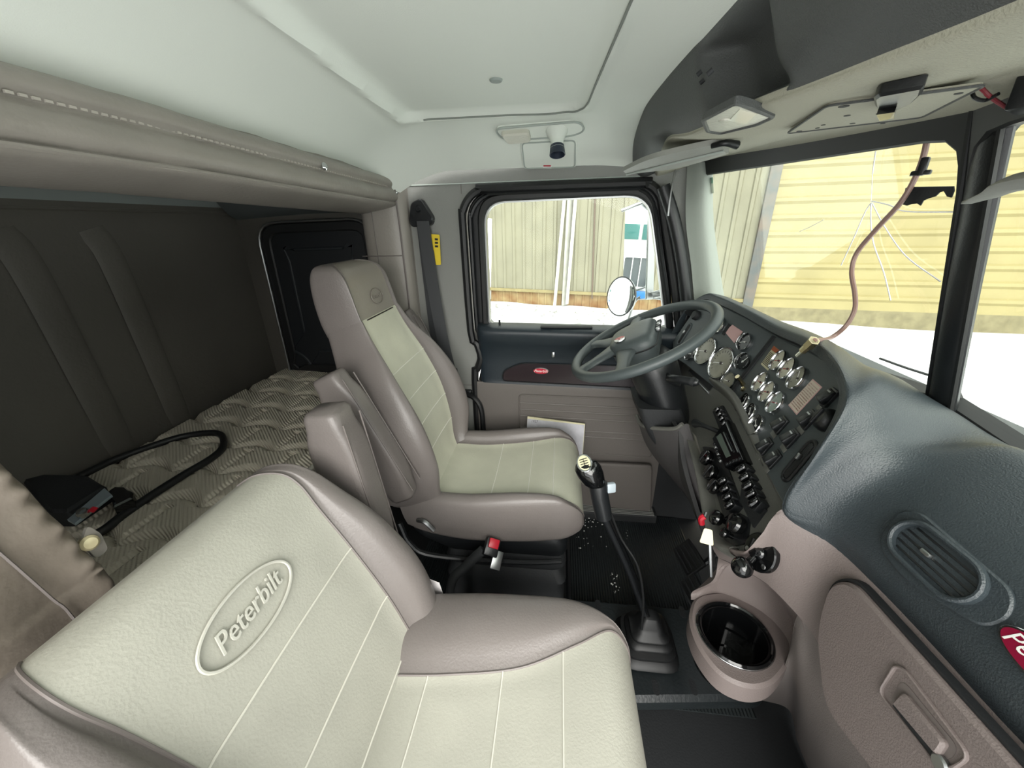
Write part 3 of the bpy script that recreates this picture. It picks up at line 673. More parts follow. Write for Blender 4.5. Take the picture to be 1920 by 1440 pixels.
prism('seat_tag', Fr((-.245, .578, .475), (.3, 1, .2)), [(-.014, -.03), (.014, -.03), (.014, .03), (-.014, .03)], 0, .001, PAPER, ps)
# ---- seat belt on the B-pillar
sb = thing('seat_belt', dp(-.47, .62), 'black shoulder belt with steel tongue hanging on the pillar behind the driver', 'seat belt')
prism('anchor_cover', Fr(dp(-.497, 1.245, .012), DN), round_poly([(-.045, -.03), (-.03, .03), (.01, .045), (.05, -.02), (.04, -.045), (-.035, -.05)], .012, 3), -.01, .014, BLACK, sb, .004)
lathe('anchor_bolt', Fr(dp(-.50, 1.255, .026), DN), [(.001, .006), (.008, .006), (.011, 0), (.001, 0)], BLACK, sb, 14)
def strap(nm, P, wd, mt, parent, side):
    P = spline(P, 6); rows = [[p-V(side)*wd/2, p+V(side)*wd/2] for p in P]
    return sheet(nm, rows, mt, parent, .0014, raw=True, d=DN)
strap('webbing', [dp(-.485, 1.215, .03), dp(-.47, 1.0, .035), dp(-.445, .80, .05), dp(-.42, .665, .06)], .046, BELT, sb, (1, 0, 0))
strap('webbing', [dp(-.49, 1.21, .022), dp(-.487, 1.0, .022), dp(-.478, .8, .03), dp(-.455, .665, .05), dp(-.40, .5, .06), dp(-.38, .38, .06)], .046, BELT, sb, (1, -.07, 0))
box('slip_guide', Fr(dp(-.42, .66, .062), DN), (0, 0, 0), (.062, .022, .014), BLACK, sb, .004)
fL = Fr(dp(-.415, .635, .068), DN)
ringplate('belt_tongue', fL, resample(round_poly([(-.024, .01), (.026, .012), (.018, -.05), (-.010, -.05)], .008, 3), (.003, -.022), 32), resample(round_poly([(-.006, -.018), (.010, -.018), (.010, -.034), (-.006, -.034)], .002, 2), (.003, -.022), 32), -.001, .0015, CHROME, sb)
tag_ = thing('yellow_warning_tag', dp(-.455, 1.10, .02), 'yellow warning tag hanging behind the shoulder belt', 'tag')
fY = Fr(dp(-.452, 1.135, .018), DN, (.08, 0, 1))
prism('tag_card', fY, round_poly([(-.05, .035), (.018, .035), (.022, -.07), (.002, -.072), (-.004, -.02), (-.045, 0)], .004, 2), 0, .001, YELLOW, tag_)
for k in range(3): prism('tag_print', fY, [(.0, .022-.012*k), (.012, .022-.012*k), (.012, .015-.012*k), (.0, .015-.012*k)], .001, .0014, BLACK, tag_)
# buckle end
bk = thing('seat_belt_buckle', (-.2, .84, .2), 'black seat belt buckle with red button on its stalk beside the driver seat', 'buckle')
q0, q1, q2, q3 = aY(925, 1022, .835), aY(870, 1065, .81), aY(845, 1100, .78), aY(805, 1165, .72)
tube('stalk', [q0+V((-.03, 0, -.02)), q1, q2, V((-.30, .74, .02))], .014, BLACKM, bk, 8, 6, flat=(1, .5))
fB = Fr(q0, (.45, -.62, .64), (.3, .5, .8))
box('buckle_body', fB, (0, -.006, -.012), (.042, .05, .022), BLACK, bk, .004); box('release_button', fB, (.0, .004, .0025), (.03, .026, .008), RED, bk, .002)
box('buckle_tongue', Fr(q0+V((.02, -.01, -.018)), fB.z, fB.y), (0, -.02, -.012), (.03, .05, .006), STEEL, bk, .002)
cf = thing('rubber_sleeve', (-.3, .78, .01), 'crumpled dusty black rubber sleeve on the floor between the two seats', 'rubber sleeve')
for c, r in (((-.285, .80, .045), .045), ((-.26, .77, .03), .035), ((-.33, .76, .03), .04), ((-.24, .83, .025), .03)):
    vs, fs = lathegeo(Fr(c, (.2*r, .1, 1)), [(.001, r*.6), (r*.6, r*.55), (r*.95, r*.1), (r*.8, -r*.4), (.001, -r*.5)], 12)
    vs = [v+V((random.uniform(-.006, .006), random.uniform(-.006, .006), random.uniform(-.006, .006))) for v in vs]; mk('fold', vs, fs, mat('dusty_rubber', '#222324', .7, col2='#6a6a68', vscale=40), cf)
# ------------------------------------------------------------------ dashboard
def nrm(az, el):
    a, e = math.radians(az), math.radians(el); return V((-math.cos(a)*math.cos(e), math.sin(a)*math.cos(e), math.sin(e)))
P0 = aY(1409, 688, .98)
fA, fB_ = Fr(P0, nrm(-10, 22)), Fr(P0, nrm(10, 23))
def onA(px, py): return fA.uv(aP(px, py, fA.o, fA.z))
def onB(px, py): return fB_.uv(aP(px, py, fB_.o, fB_.z))
s0, s1, s2, s3 = V((.395, .565, .747)), V((.437, .98, .76)), V((.352, .57, .647)), V((.345, .98, .666))
fK = Fr((s0+s1+s2+s3)/4, ((s1-s0).cross(s2-s0)).normalized()*(1 if ((s1-s0).cross(s2-s0)).z > 0 else -1))
def onK(px, py): return fK.uv(aP(px, py, fK.o, fK.z))
da = thing('dashboard', (.5, YC, .4), 'wraparound grey and taupe dashboard with round gauges, switches, vents and glove box', 'dashboard')
# gauge panels
pa = [onA(*p) for p in ((1262, 640), (1300, 585), (1330, 567), (1355, 575), (1455, 629), (1364, 746), (1285, 682), (1262, 668))]
pb = [onB(*p) for p in ((1455, 629), (1500, 650), (1562, 684), (1600, 735), (1590, 800), (1540, 880), (1474, 952), (1420, 850), (1364, 746))]
prism('driver_gauge_panel', fA, pa, -.02, .0, PANEL, da)
prism('side_gauge_panel', fB_, round_poly(pb, [.002, .02, .03, .04, .04, .04, .008, .02, .002], 5), -.02, .0, PANEL, da)
d0, d1 = onA(1456, 628), onA(1364, 746)
tube('panel_divider', [fA(d0[0], d0[1], -.002), fA(d1[0], d1[1], -.002)], .009, BLACKM, da, 8)
def gauge(f, uvp, r, face, deg=None, needle=WHITE):
    g = f.at(f(*uvp))
    b = lathe('gauge', g, [(r*.84, -.004), (r*1.0, -.004), (r*1.0, .004), (r*.985, .007), (r*.955, .009), (r*.92, .0075), (r*.905, .003), (r*.88, .001), (r*.84, -.004)], CHROME, da, 36, False)
    lathe('dial', g, [(.0005, .001), (r*.905, .001), (r*.905, .002), (.0005, .002)], face, b, 32)
    a = math.radians(deg if deg is not None else 215); q = Fr(g(0, 0, .0035), g.z, g.x*math.cos(a)+g.y*math.sin(a))
    nd = WHITE if face in (DIALB, DIALG) else RED
    box('needle', q, (0, r*.25, 0), (.0016 if r < .03 else .0024, r*.85, .0008), nd, b, 0)
    vs, fs = lathegeo(g, [(.0005, .0025), (r*.09, .0025), (r*.09, .005), (.0005, .0055)], 10); gg = [(vs, fs)]
    for k in range(5 if r < .03 else 17):
        n_ = 5 if r < .03 else 17; a2 = math.radians(225-270*k/(n_-1)); q2 = Fr(g(r*.72*math.cos(a2), r*.72*math.sin(a2), .0024), g.z, g.x*math.cos(a2)+g.y*math.sin(a2))
        gg.append(boxgeo(q2, 0, 0, 0, r*.03, r*.14, .0004, 0))
    mk('dial_marks', *merge(*gg), INK if face in (DIALW, DIALG) else WHITE, b, False)
    return b
for (px, py), r, fc, dg in (((1324.5, 659), .045, DIALG, 195), ((1353.5, 681.5), .048, DIALG, 195), ((1398, 642), .0245, DIALB, 200), ((1394.5, 678.5), .0245, DIALB, 60), ((1368.5, 715.5), .025, DIALG, 190), ((1349, 611), .0255, DIALW, 210), ((1296, 664), .0235, DIALB, 200)):
    gauge(fA, onA(px, py), r, fc, dg)
for (px, py), fc, dg in (((1462.5, 677.5), DIALW, 200), ((1479.5, 693), DIALW, 200), ((1498, 711), DIALG, 130), ((1428.5, 718), DIALW, 190), ((1442.5, 736.5), DIALW, 200), ((1458, 757), mat('dial_bluish', '#a9b5ae', .2), 200), ((1396.5, 757), DIALB, 120), ((1407.5, 777), DIALB, 140), ((1420, 799.5), DIALB, 160)):
    gauge(fB_, onB(px, py), .0255, fc, dg)
# stickers and placards
prism('pink_sticker', fA, [onA(*p) for p in ((1359, 622), (1374, 609), (1393, 622), (1377, 643))], .0, .0012, PINK, da)
prism('sticker_slot', fA, [onA(*p) for p in ((1354, 627), (1367, 607), (1371, 610), (1358, 629))], .0, .002, BLACKM, da)
wl_ = prism('warning_label', fB_, [onB(*p) for p in ((1452, 649), (1466, 660), (1440, 695), (1427, 683))], .0, .001, CREAMP, da)
prism('orange_band', fB_, [onB(*p) for p in ((1452, 649), (1466, 660), (1461, 667), (1447, 656))], .001, .0016, ORANGE, wl_)
def textlines(nm, f, uvq, n, par, mt, m_=.08, h=.0006, gaps=0):
    """rows of tiny print filling the quad p0 p1 p2 p3 (lines run p0->p1)"""
    q = [V(p) for p in uvq]; gs = []
    for k in range(n):
        t = m_+(1-2*m_)*(k+.5)/n; a = q[0].lerp(q[3], t); b = q[1].lerp(q[2], t); d = b-a; x = .06
        hh = (q[3]-q[0]).length*(1-2*m_)/n*.42; nn = V((-d.y, d.x)).normalized()*hh/2
        while x < .9:
            l = random.uniform(.05, .16); e = min(.93, x+l); p, r_ = a+d*x, a+d*e
            gs.append(prismgeo(f, [tuple(p-nn), tuple(r_-nn), tuple(r_+nn), tuple(p+nn)], .001, .001+h)); x = e+.025
    return mk(nm, *merge(*gs), mt, par, False)
textlines('label_print', fB_, [onB(*p) for p in ((1447, 657), (1460, 668), (1440, 694), (1427, 682))], 9, wl_, INK)
pq_ = [onB(*p) for p in ((1525, 711), (1542, 726), (1494, 778), (1479, 760))]
pl_ = prism('shift_placard', fB_, pq_, .0, .0012, PINK, da); 
prism('placard_field', fB_, [tuple(V(pq_[i])*.93+V((sum(p[0] for p in pq_)/4, sum(p[1] for p in pq_)/4))*.07) for i in range(4)], .0012, .0016, mat('placard_cream', '#d9cabb', .6), pl_)
textlines('placard_print', fB_, [onB(*p) for p in ((1541, 726), (1525, 711), (1479, 760), (1494, 778))], 12, pl_, mat('placard_ink', '#a06a66', .7))
# rocker switches
def rocker(f, uvp, s=.02, parent=None, h=1.35, tall=.012, nm='rocker_switch', lit=True):
    g = f.at(f(*uvp))
    b = box(nm, g, (0, 0, .002), (s*1.12, s*h*1.2, .006), BLACK, parent or da, .0015)
    vs, fs = boxgeo(g, 0, 0, 0, s, s*h, .012, .003); 
    up_ = Fr(g(0, 0, .007), (g.z*.93+g.y*.36), g.y)
    mk('rocker_paddle', *boxgeo(up_, 0, 0, 0, s*.95, s*h*.95, tall, .003), BLACK, b)
    if lit: box('legend_mark', up_, (0, s*.38, tall/2+.0003), (s*.5, s*.12, .0006), STEEL, b, 0)
    return b
for p in ((1557, 747), (1519, 788), (1466, 798), (1486, 823), (1438, 838), (1453, 862)):
    g = onB(*p); rocker(fB_, g, .021)
    box('switch_nameplate', fB_.at(fB_(g[0], g[1]-.023)), (0, 0, .001), (.022, .009, .0015), STACKG, da, .0004)
lathe('round_knob', fB_.at(fB_(*onB(1553, 789))), [(.020, 0), (.020, .004), (.017, .014), (.013, .018), (.0005, .019)], BLACK, da, 28)
box('knob_grip', fB_.at(fB_(*onB(1553, 789))), (0, 0, .019), (.006, .030, .006), BLACK, da, .002)
def stadvent(f, pA, pB, wd, nm, rim, slats=4, lever=True, parent=None, deep=.02, rimz=.004):
    a, b = V(pA), V(pB); c = (a+b)/2; d = (b-a); L = d.length+wd*.0; g = f.at(f(c.x, c.y)); dx = d.normalized()
    h = Fr(g.o, g.z); h.x = g.x*dx.x+g.y*dx.y; h.y = h.z.cross(h.x)
    o = ringplate(nm, h, stad(L, wd, 10), stad(L-.012, wd-.012, 10), -.002, rimz, rim, parent or da, .002)
    prism('vent_well', h, stad(L-.010, wd-.010, 10), -.004, .0005, BLACKM, o)
    for k in range(slats):
        v = (k-(slats-1)/2)*(wd-.016)/slats; hw = math.sqrt(max(0, ((wd-.012)/2)**2-v*v)); ll = (L-wd)/2+hw-.002
        mk('vent_slat', *boxgeo(Fr(h(0, v, .002), h.z+h.y*.6, h.y), 0, 0, 0, 2*ll, (wd-.016)/slats*.72, .0018, .0005), BLACK, o)
    if lever:
        box('vent_lever', h, (-L*.08, 0, .006), (.012, .006, .008), STEEL, o, .002)
    return o
stadvent(fB_, onB(1532, 826), onB(1468, 902), .030, 'air_vent', BLACK)
stadvent(fA, onA(1297, 606), onA(1271, 647), .026, 'air_vent', PANEL)
lathe('light_switch', fA.at(fA(*onA(1307, 592))), [(.016, 0), (.016, .008), (.012, .014), (.0005, .015)], BLACKM, da, 20)
tube('brass_toggle', [fB_(*onB(1396, 722), .004), fB_(*onB(1401, 718), .018), fB_(*onB(1404, 716), .03)], [.006, .004, .006], BRASS, da, 10)
lathe('toggle_nut', fB_.at(fB_(*onB(1395, 730))), [(.007, 0), (.007, .005), (.0005, .006)], BRASS, da, 6)
# brow and padded top: swept from the rim round the gauges out to the glass, then down the passenger side
def pt(px, py, y=None, x=None, z=None):
    if y is not None: return aY(px, py, y)
    if x is not None: return aX(px, py, x)
    return aZ(px, py, z)
up3 = V((-.02, 0, .022))
rim = [fA(*onA(1258, 640), .012), fA(*onA(1290, 588), .016), fA(*onA(1327, 563), .02), fA(*onA(1355, 569), .024), fA(*onA(1405, 592), .024), fB_(*onB(1470, 628), .024), fB_(*onB(1530, 654), .026), fB_(*onB(1578, 686), .03), fB_(*onB(1612, 735), .032), fB_(*onB(1606, 790), .032), fB_(*onB(1560, 868), .03), fB_(*onB(1480, 956), .01)]
bd = [aZ(1560, 1016, .746), aZ(1640, 1088, .745), aZ(1740, 1190, .745), aZ(1860, 1318, .747), aZ(1990, 1460, .748), V((.44, .10, .75)), V((.44, -.12, .75))]
rim_all = rim+bd
def glassline(y): 
    t = abs(y-YC)/.73; return V((.655-.118*t, y, .905+.02*t))
gy = [1.41, 1.40, 1.38, 1.30, 1.20, 1.07, .97, .88, .80, .73, .64, .56, .48, .40, .30, .22, .14, .05, -.10]
rows = []
for i, (r, y) in enumerate(zip(rim_all, gy)):
    g = glassline(y); 
    if i < 9:
        k = min(1, i/3); lip = r+V((.006, 0, .012)); md = r.lerp(g, .35)+V((0, 0, .028*k)); m2 = r.lerp(g, .7)+V((0, 0, .016*k))
    elif i < 12:
        k = (i-8)/4; lip = r+V((.008, -.008, .012*(1-k)+.01)); md = r.lerp(g, .33)+V((-.01, -.02, .045+.035*k)); m2 = r.lerp(g, .68)+V((0, -.01, .03+.01*k))
    else:
        lip = r+V((-.006, 0, .045)); md = V((.475, r.y*.96, .885)); m2 = V((.56, g.y*.5+r.y*.5, .928))
        md = V((.462+.004*(i-12), (r.y*.85+g.y*.15), .862))
    rows.append([r, lip, md, m2, g.lerp(m2, .25), g+V((.02, 0, -.02))])
def dimple(p, u, v):
    d = ((p.x-.555)/.07)**2+((p.y-.33)/.13)**2
    return p-V((0, 0, .012*math.exp(-d)))
Gd = gridpts(rows, 6, 8)
padtop = sheet('padded_top', Gd, DASHD, da, .006, raw=True, fn=dimple)
# recess wall between rim and gauge panels
rowsR = [[r, r.lerp(q, .5)+V((.001, 0, 0)), q] for r, q in zip(rim[1:], [fA(*onA(1292, 592), -.004), fA(*onA(1329, 568), -.004), fA(*onA(1356, 575), -.004), fA(*onA(1405, 600), -.004), fB_(*onB(1462, 634), -.004), fB_(*onB(1522, 662), -.004), fB_(*onB(1563, 688), -.004), fB_(*onB(1592, 738), -.004), fB_(*onB(1585, 795), -.004), fB_(*onB(1538, 874), -.004), fB_(*onB(1474, 952), -.004)])]
sheet('gauge_recess', rowsR, BLACKM, da, .003, ku=3, kv=6, d=(.3, 0, -1))
tube('recess_bead', spline([p+V((-.001, 0, -.002)) for p in [r.lerp(q[2], .8) for r, q in zip(rim[3:-1], rowsR[2:-1])]], 4), .002, PANEL, da, 6)
# stack panel (radio, heater, rocker rows)
kp = [onK(*p) for p in ((1262, 668), (1285, 682), (1364, 746), (1385, 775), (1420, 850), (1475, 955), (1425, 1000), (1392, 1037), (1352, 1022), (1332, 960), (1310, 860), (1298, 815), (1270, 780), (1240, 740))]
prism('stack_panel', fK, kp, -.02, -.012, STACKG, da)
re = [(1262, 662), (1286, 680), (1330, 713), (1368, 745), (1392, 790), (1425, 858), (1452, 910), (1476, 958)]
ro = [fK(*onK(*p), .002) for p in re]
sheet('stack_rim', [[p+V((.012, 0, .012)), p+V((.002, 0, .008)), p, fK(*[a-b for a, b in zip(fK.uv(p), (0, .012))], -.013)] for p in ro], STACKG, da, .004, ku=4, kv=5, d=(.5, 0, -1))
li = [(1284, 790), (1296, 830), (1310, 880), (1322, 935), (1330, 980), (1338, 1008), (1352, 1024), (1378, 1036)]
lo_ = [fK(*onK(*p), .012) for p in li]
kc = fK(0, .02, 0)
def rimrow(p):
    q = V(fK.uv(p)); c = V(onK(1365, 900)); d = (c-q).normalized()
    return [fK(*(q+d*.016), -.013), fK(*(q+d*.010), .004), fK(*(q+d*.002), .012), fK(*(q-d*.006), .008), fK(*(q-d*.010), -.012), fK(*(q-d*.012), -.05)]
sheet('stack_rim', [rimrow(p) for p in lo_], STACKG, da, .004, ku=4, kv=5, d=(.3, 0, -1))
# ashtray pocket and slot on the panel below the driver's gauges
a_, b_2 = onK(1292, 690), onK(1328, 722)
pock = [onK(*p) for p in ((1286, 692), (1292, 686), (1330, 722), (1324, 730))]
prism('panel_pocket', fK, round_poly(pock, .006, 3), -.014, -.010, BLACKM, da)
tube('pocket_lip', [fK(*onK(1285, 694), -.009), fK(*onK(1323, 734), -.009)], .003, STEEL, da, 6)
# radio
rq = [onK(*p) for p in ((1369, 790), (1402, 866), (1366, 880), (1342, 826))]
rad = prism('radio', fK, rq, -.014, .010, GLOSS, da, .002)
prism('radio_display', fK, [onK(*p) for p in ((1359, 816), (1378, 858), (1370, 862), (1351, 823))], .008, .0112, mat('radio_lcd', '#5f6a62', .25), rad)
for (a, b) in (((1370, 796), (1394, 852)), ((1366, 815), (1382, 850))): tube('radio_trim', [fK(*onK(*a), .0125), fK(*onK(*b), .0125)], .0016, STEEL, rad, 6)
for k in range(6):
    t = k/5; q = (1347+12*t, 836+32*t); box('radio_button', fK.at(fK(*onK(*q))), (0, 0, .011), (.007, .006, .004), STEEL if k % 2 else BLACK, rad, .001)
for k in range(5):
    t = k/4; q = (1372+24*t, 874-10*t); box('radio_button', fK.at(fK(*onK(*q))), (0, 0, .011), (.006, .006, .004), BLACK, rad, .001)
def pushrow(n, a, b, s=.016, zz=.006):
    for k in range(n):
        t = k/(n-1); q = onK(a[0]+(b[0]-a[0])*t, a[1]+(b[1]-a[1])*t); g = fK.at(fK(*q))
        o = box('push_switch', g, (0, 0, -.004), (s*1.15, s*1.5, .018), BLACK, da, .002)
        u_ = Fr(g(0, 0, .008), g.z*.9+g.y*.3-g.x*.2, g.y)
        mk('push_cap', *boxgeo(u_, 0, 0, 0, s, s*1.35, .012, .004), GLOSS, o)
pushrow(4, (1350, 771), (1363, 797), .011); pushrow(5, (1397, 882), (1421, 946), .016); pushrow(4, (1361, 905), (1374, 950), .015)
def knobK(px, py, r, h, cap=GLOSS, nm='control_knob'):
    g = fK.at(fK(*onK(px, py), -.012)); o = lathe(nm, g, [(r*.75, 0), (r*.75, .006), (r, .010), (r, h*.8), (r*.86, h), (.0005, h+.002)], cap, da, 24)
    box('knob_ridge', g, (0, 0, h), (r*.3, r*1.7, .006), BLACK, o, .0015); return o
knobK(1326, 858, .020, .022); knobK(1334, 886, .020, .022); knobK(1340, 912, .018, .02)
def pullknob(px, py, r, L, nm, cap=GLOSS):
    g = fK.at(fK(*onK(px, py), -.012)); return lathe(nm, g, [(.005, 0), (.005, L-r*1.2), (r*.8, L-r), (r, L-r*.3), (r*.85, L), (.0005, L+r*.3)], cap, da, 24)
pullknob(1352, 975, .016, .03, 'brake_pull_knob'); pullknob(1384, 984, .020, .026, 'brake_pull_knob'); pullknob(1366, 1003, .010, .026, 'brake_pull_knob')
prism('brake_valve_plate', fK, round_poly([onK(*p) for p in ((1374, 955), (1398, 968), (1392, 1015), (1356, 1022), (1348, 995))], .012, 4), -.013, -.008, BLACK, da)
g = fK.at(fK(*onK(1316, 806), .0)); tube('hand_lever', [fK(*onK(1340, 806), -.01), fK(*onK(1330, 803), .018), fK(*onK(1318, 800), .022)], [.006, .006, .012], BLACK, da, 10, 3)
prism('switch_bank', fK, [onK(*p) for p in ((1389, 868), (1428, 952), (1404, 985), (1380, 935))], -.014, -.008, BLACKM, da)
prism('switch_bank', fK, [onK(*p) for p in ((1332, 770), (1350, 758), (1372, 800), (1352, 822))], -.014, -.006, BLACKM, da)
prism('heater_panel', fK, [onK(*p) for p in ((1312, 835), (1345, 838), (1384, 945), (1350, 968))], -.014, -.008, BLACK, da)
# taupe passenger-side lower dash
XL = .425
tb_ = [aX(1476, 957, .41)]+[b+V((0, 0, 0)) for b in bd]
tb_[0] = rim[-1]+V((0, 0, -.008))
low = [aX(1402, 1040, .372), aX(1440, 1130, .40), aX(1530, 1260, .42), aX(1620, 1440, .425), V((.43, .25, .30)), V((.43, .10, .30)), V((.43, 0, .30)), V((.43, -.12, .30))]
low = [V((.368, .60, .625)), V((.395, .585, .52)), V((.425, .53, .44)), V((.435, .44, .40)), V((.44, .33, .38)), V((.44, .2, .38)), V((.44, .08, .38)), V((.44, -.12, .38))]
kr = fK(*onK(1402, 1037), .006)
tb_ = [fK(*onK(1346, 1018), .008), fK(*onK(1372, 1035), .008), kr, kr.lerp(tb_[0], .5)]+tb_
low = [aX(1347, 1046, .355), aX(1364, 1053, .362), aX(1400, 1072, .372), aX(1420, 1083, .382), aX(1446, 1102, .392), aX(1497, 1155, .418), aX(1530, 1200, .43), aX(1575, 1290, .435), aX(1650, 1470, .437), V((.438, .23, .36)), V((.438, .08, .36)), V((.438, -.12, .36))]
tb_ = tb_[:5]+bd[:4]+[V((.44, .23, .748))]+bd[5:]
rowsL = [[t+V((.004, 0, .004)), t.lerp(l, .12)+V((-.004, 0, 0)), t.lerp(l, .5)+V((-.006, 0, 0)), l] for t, l in zip(tb_, low)]
fascia = sheet('lower_fascia', rowsL, DASHT, da, .01, ku=6, kv=6, d=(1, 0, 0))
# side return down to the floor
rowsS = [[V((.50, .66, .40)), V((.53, .68, .2)), V((.56, .70, .03))],
         [V((.462, .545, .392)), V((.50, .60, .25)), V((.555, .69, .03))],
         [aX(1495, 1153, .423), aX(1484, 1245, .455), aZ(1478, 1330, .03)],
         [aX(1529, 1199, .434), aX(1505, 1310, .46), aZ(1495, 1390, .03)],
         [aX(1574, 1289, .439), aX(1545, 1390, .46), aZ(1520, 1450, .03)],
         [aX(1649, 1469, .441), aX(1600, 1520, .46), aZ(1580, 1560, .03)],
         [V((.438, .23, .36)), V((.45, .23, .2)), V((.50, .27, .03))], [V((.438, -.12, .36)), V((.45, -.12, .2)), V((.5, -.12, .03))]]
sheet('lower_side', rowsS, mat('side_taupe', '#6d6663', .5, bump=.3, scale=480), da, .012, ku=6, kv=6, d=(1, 0, 0))
# glove box door with latch
fG = Fr(V((.418, .30, .60)), (-1, 0, .06))
def onG(px, py): return fG.uv(aP(px, py, fG.o, fG.z))
gp = [onG(*p) for p in ((1552, 1150), (1570, 1095), (1610, 1090), (1990, 1440+70), (2050, 1800), (1800, 1640), (1560, 1330), (1545, 1200))]
gd = prism('glove_box_door', fG, round_poly(gp, [.02, .03, .02, .02, .02, .02, .03, .03], 5), -.01, .012, DASHT, da, .004)
ringplate('door_gap', fG, *[round_poly(q, [.02, .03, .02, .02, .02, .02, .03, .03], 5) for q in (inset(gp, -.005), inset(gp, -.001))], -.006, .0045, BLACKM, gd)
lq = [onG(*p) for p in ((1668, 1300), (1700, 1248), (1720, 1255), (1852, 1425), (1815, 1450), (1790, 1450))]
ringplate('latch_surround', fG, round_poly(lq, .012, 4), round_poly(inset(lq, .0035), .010, 4), .010, .0155, DASHT, gd, .001)
l2 = [onG(*p) for p in ((1690, 1318), (1712, 1282), (1722, 1286), (1822, 1405), (1812, 1425), (1790, 1432))]
prism('latch_recess', fG, round_poly(l2, .008, 4), .006, .0128, mat('recess_taupe', '#6a625f', .5), gd)
l3 = [onG(*p) for p in ((1700, 1322), (1722, 1300), (1808, 1400), (1790, 1425))]
prism('latch_paddle', fG, round_poly(l3, .006, 4), .012, .019, DASHT, gd, .003)
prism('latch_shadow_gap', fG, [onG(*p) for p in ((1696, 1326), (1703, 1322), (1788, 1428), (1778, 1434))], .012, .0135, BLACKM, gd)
lathe('key_lock', fG.at(fG(*onG(1793, 1436), .012)), [(.009, 0), (.009, .004), (.007, .006), (.0005, .006)], STEEL, gd, 18)
# passenger side vent in the dark pad
hpad = hitter(padtop)
vq = [hpad(*p)[0] for p in ((1690, 985), (1840, 1130), (1790, 1030), (1730, 1100))]; vn = sum((hpad(*p)[1] for p in ((1700, 1000), (1765, 1060), (1830, 1120))), V((0, 0, 0))).normalized()
fV = Fr(sum(vq, V((0, 0, 0)))/4, vn)
fV.o = fV(0, 0, .002)
def onV(px, py): return fV.uv(aP(px, py, fV.o, fV.z))
sp2 = [onV(*p) for p in ((1642, 1015), (1690, 957), (1728, 960), (1905, 1110), (1900, 1160), (1845, 1180), (1690, 1085))]
prism('vent_field', fV, round_poly(sp2, .022, 5), -.03, .003, DASHD, da, .002)
stadvent(fV, onV(1686, 990), onV(1846, 1128), .056, 'air_vent', DASHD, slats=5, rimz=.012)
he = hpad(1910, 1200)
if he: fM = Fr(he[0]+V((0, -.030, 0)), he[1]); emblem('oval_emblem', fM.at(fM(0, 0, .003)), .085, .036, 'Peterbilt', da, .021, base=mat('emblem_maroon', '#7c1430', .2))
# cup holder
cc0 = (.387, .600)
so = [(.335, .69), (.302, .63), (.302, .565), (.326, .512), (.37, .494), (.415, .503), (.462, .54), (.51, .60), (.53, .67), (.50, .71), (.42, .71)]
so = resample(round_poly(so, .03, 5), cc0, 64); si = [(cc0[0]+.069*math.cos(2*math.pi*k/64), cc0[1]+.069*math.sin(2*math.pi*k/64)) for k in range(64)]
ch = ringplate('cup_holder_shelf', W0, so, si, .345, .392, DASHT, da, .006)
ringplate('cup_rim', W0, circ(.073, 48, *cc0), circ(.066, 48, *cc0), .385, .399, GLOSS, ch, .003)
ringplate('chrome_line', W0, circ(.0745, 48, *cc0), circ(.072, 48, *cc0), .385, .3945, CHROME, ch, .0006)
vs, fs = ringgeo(W0, circ(.068, 40, *cc0), circ(.062, 40, *cc0), .30, .392); mk('cup_well', *merge((vs, fs), prismgeo(W0, circ(.067, 40, *cc0), .295, .302), ringgeo(W0, circ(.040, 40, *cc0), circ(.037, 40, *cc0), .30, .306)), GLOSS, ch)
sheet('cup_alcove', [[aX(1347, 1046, .357), aX(1337, 1088, .352), V((.330, .69, .40)), V((.325, .68, .385))], [aX(1400, 1072, .374), V((.40, .70, .51)), V((.395, .705, .45)), V((.39, .70, .385))], [aX(1446, 1102, .394), V((.455, .65, .49)), V((.47, .67, .44)), V((.465, .66, .385))], [aX(1497, 1155, .42), V((.485, .575, .455)), V((.495, .60, .42)), V((.49, .60, .385))], [aX(1512, 1195, .432), V((.465, .53, .42)), V((.468, .54, .40)), V((.465, .545, .385))]], DASHT, da, .008, ku=6, kv=6, d=(1, 0, 0))
# ball mount
bm_ = thing('ball_mount', aX(1425, 1048, .37), 'glossy black round-base ball mount on the taupe dash below the brake knobs', 'ball mount')
_h = hitter(fascia)(1426, 1036); pM = _h[0]; fQ = Fr(pM, (-.93, -.2, .3))
lathe('mount_plate', fQ, [(.0005, -.006), (.033, -.006), (.033, .002), (.031, .004), (.012, .005), (.009, .008), (.008, .018), (.0005, .018)], GLOSS, bm_, 36)
fq = Fr(fQ(0, -.004, .006), (-.8, -.5, -.35)); lathe('mount_ball', fq.at(fq(0, -.003, .008)), [(.006, 0), (.006, .012)]+[(.0175*math.sin(math.radians(a)), .028-.0175*math.cos(math.radians(a))) for a in range(24, 180, 12)]+[(.0003, .0455)], GLOSS, bm_, 28)
for a in (90, 210, 330): lathe('mount_screw', fQ.at(fQ(.024*math.cos(math.radians(a)), .024*math.sin(math.radians(a)), .004)), [(.0045, 0), (.004, .0015), (.0005, .002)], STEEL, bm_, 12)
# knee panel left of the column
kn = sheet('knee_panel', [[V((.44, 1.38, .74)), V((.46, 1.38, .6)), V((.52, 1.36, .4)), V((.60, 1.36, .2))],
                          [V((.36, 1.25, .70)), V((.385, 1.25, .6)), V((.46, 1.25, .4)), V((.56, 1.25, .2))],
                          [V((.335, 1.05, .668)), V((.355, 1.06, .56)), V((.42, 1.06, .4)), V((.53, 1.08, .2))],
                          [V((.335, .97, .668)), V((.36, .96, .56)), V((.42, .95, .4)), V((.50, .96, .2))]], mat('knee_grey', '#3a3a3a', .5, bump=.3, scale=400), da, .012, ku=6, kv=6, d=(1, 0, 0))
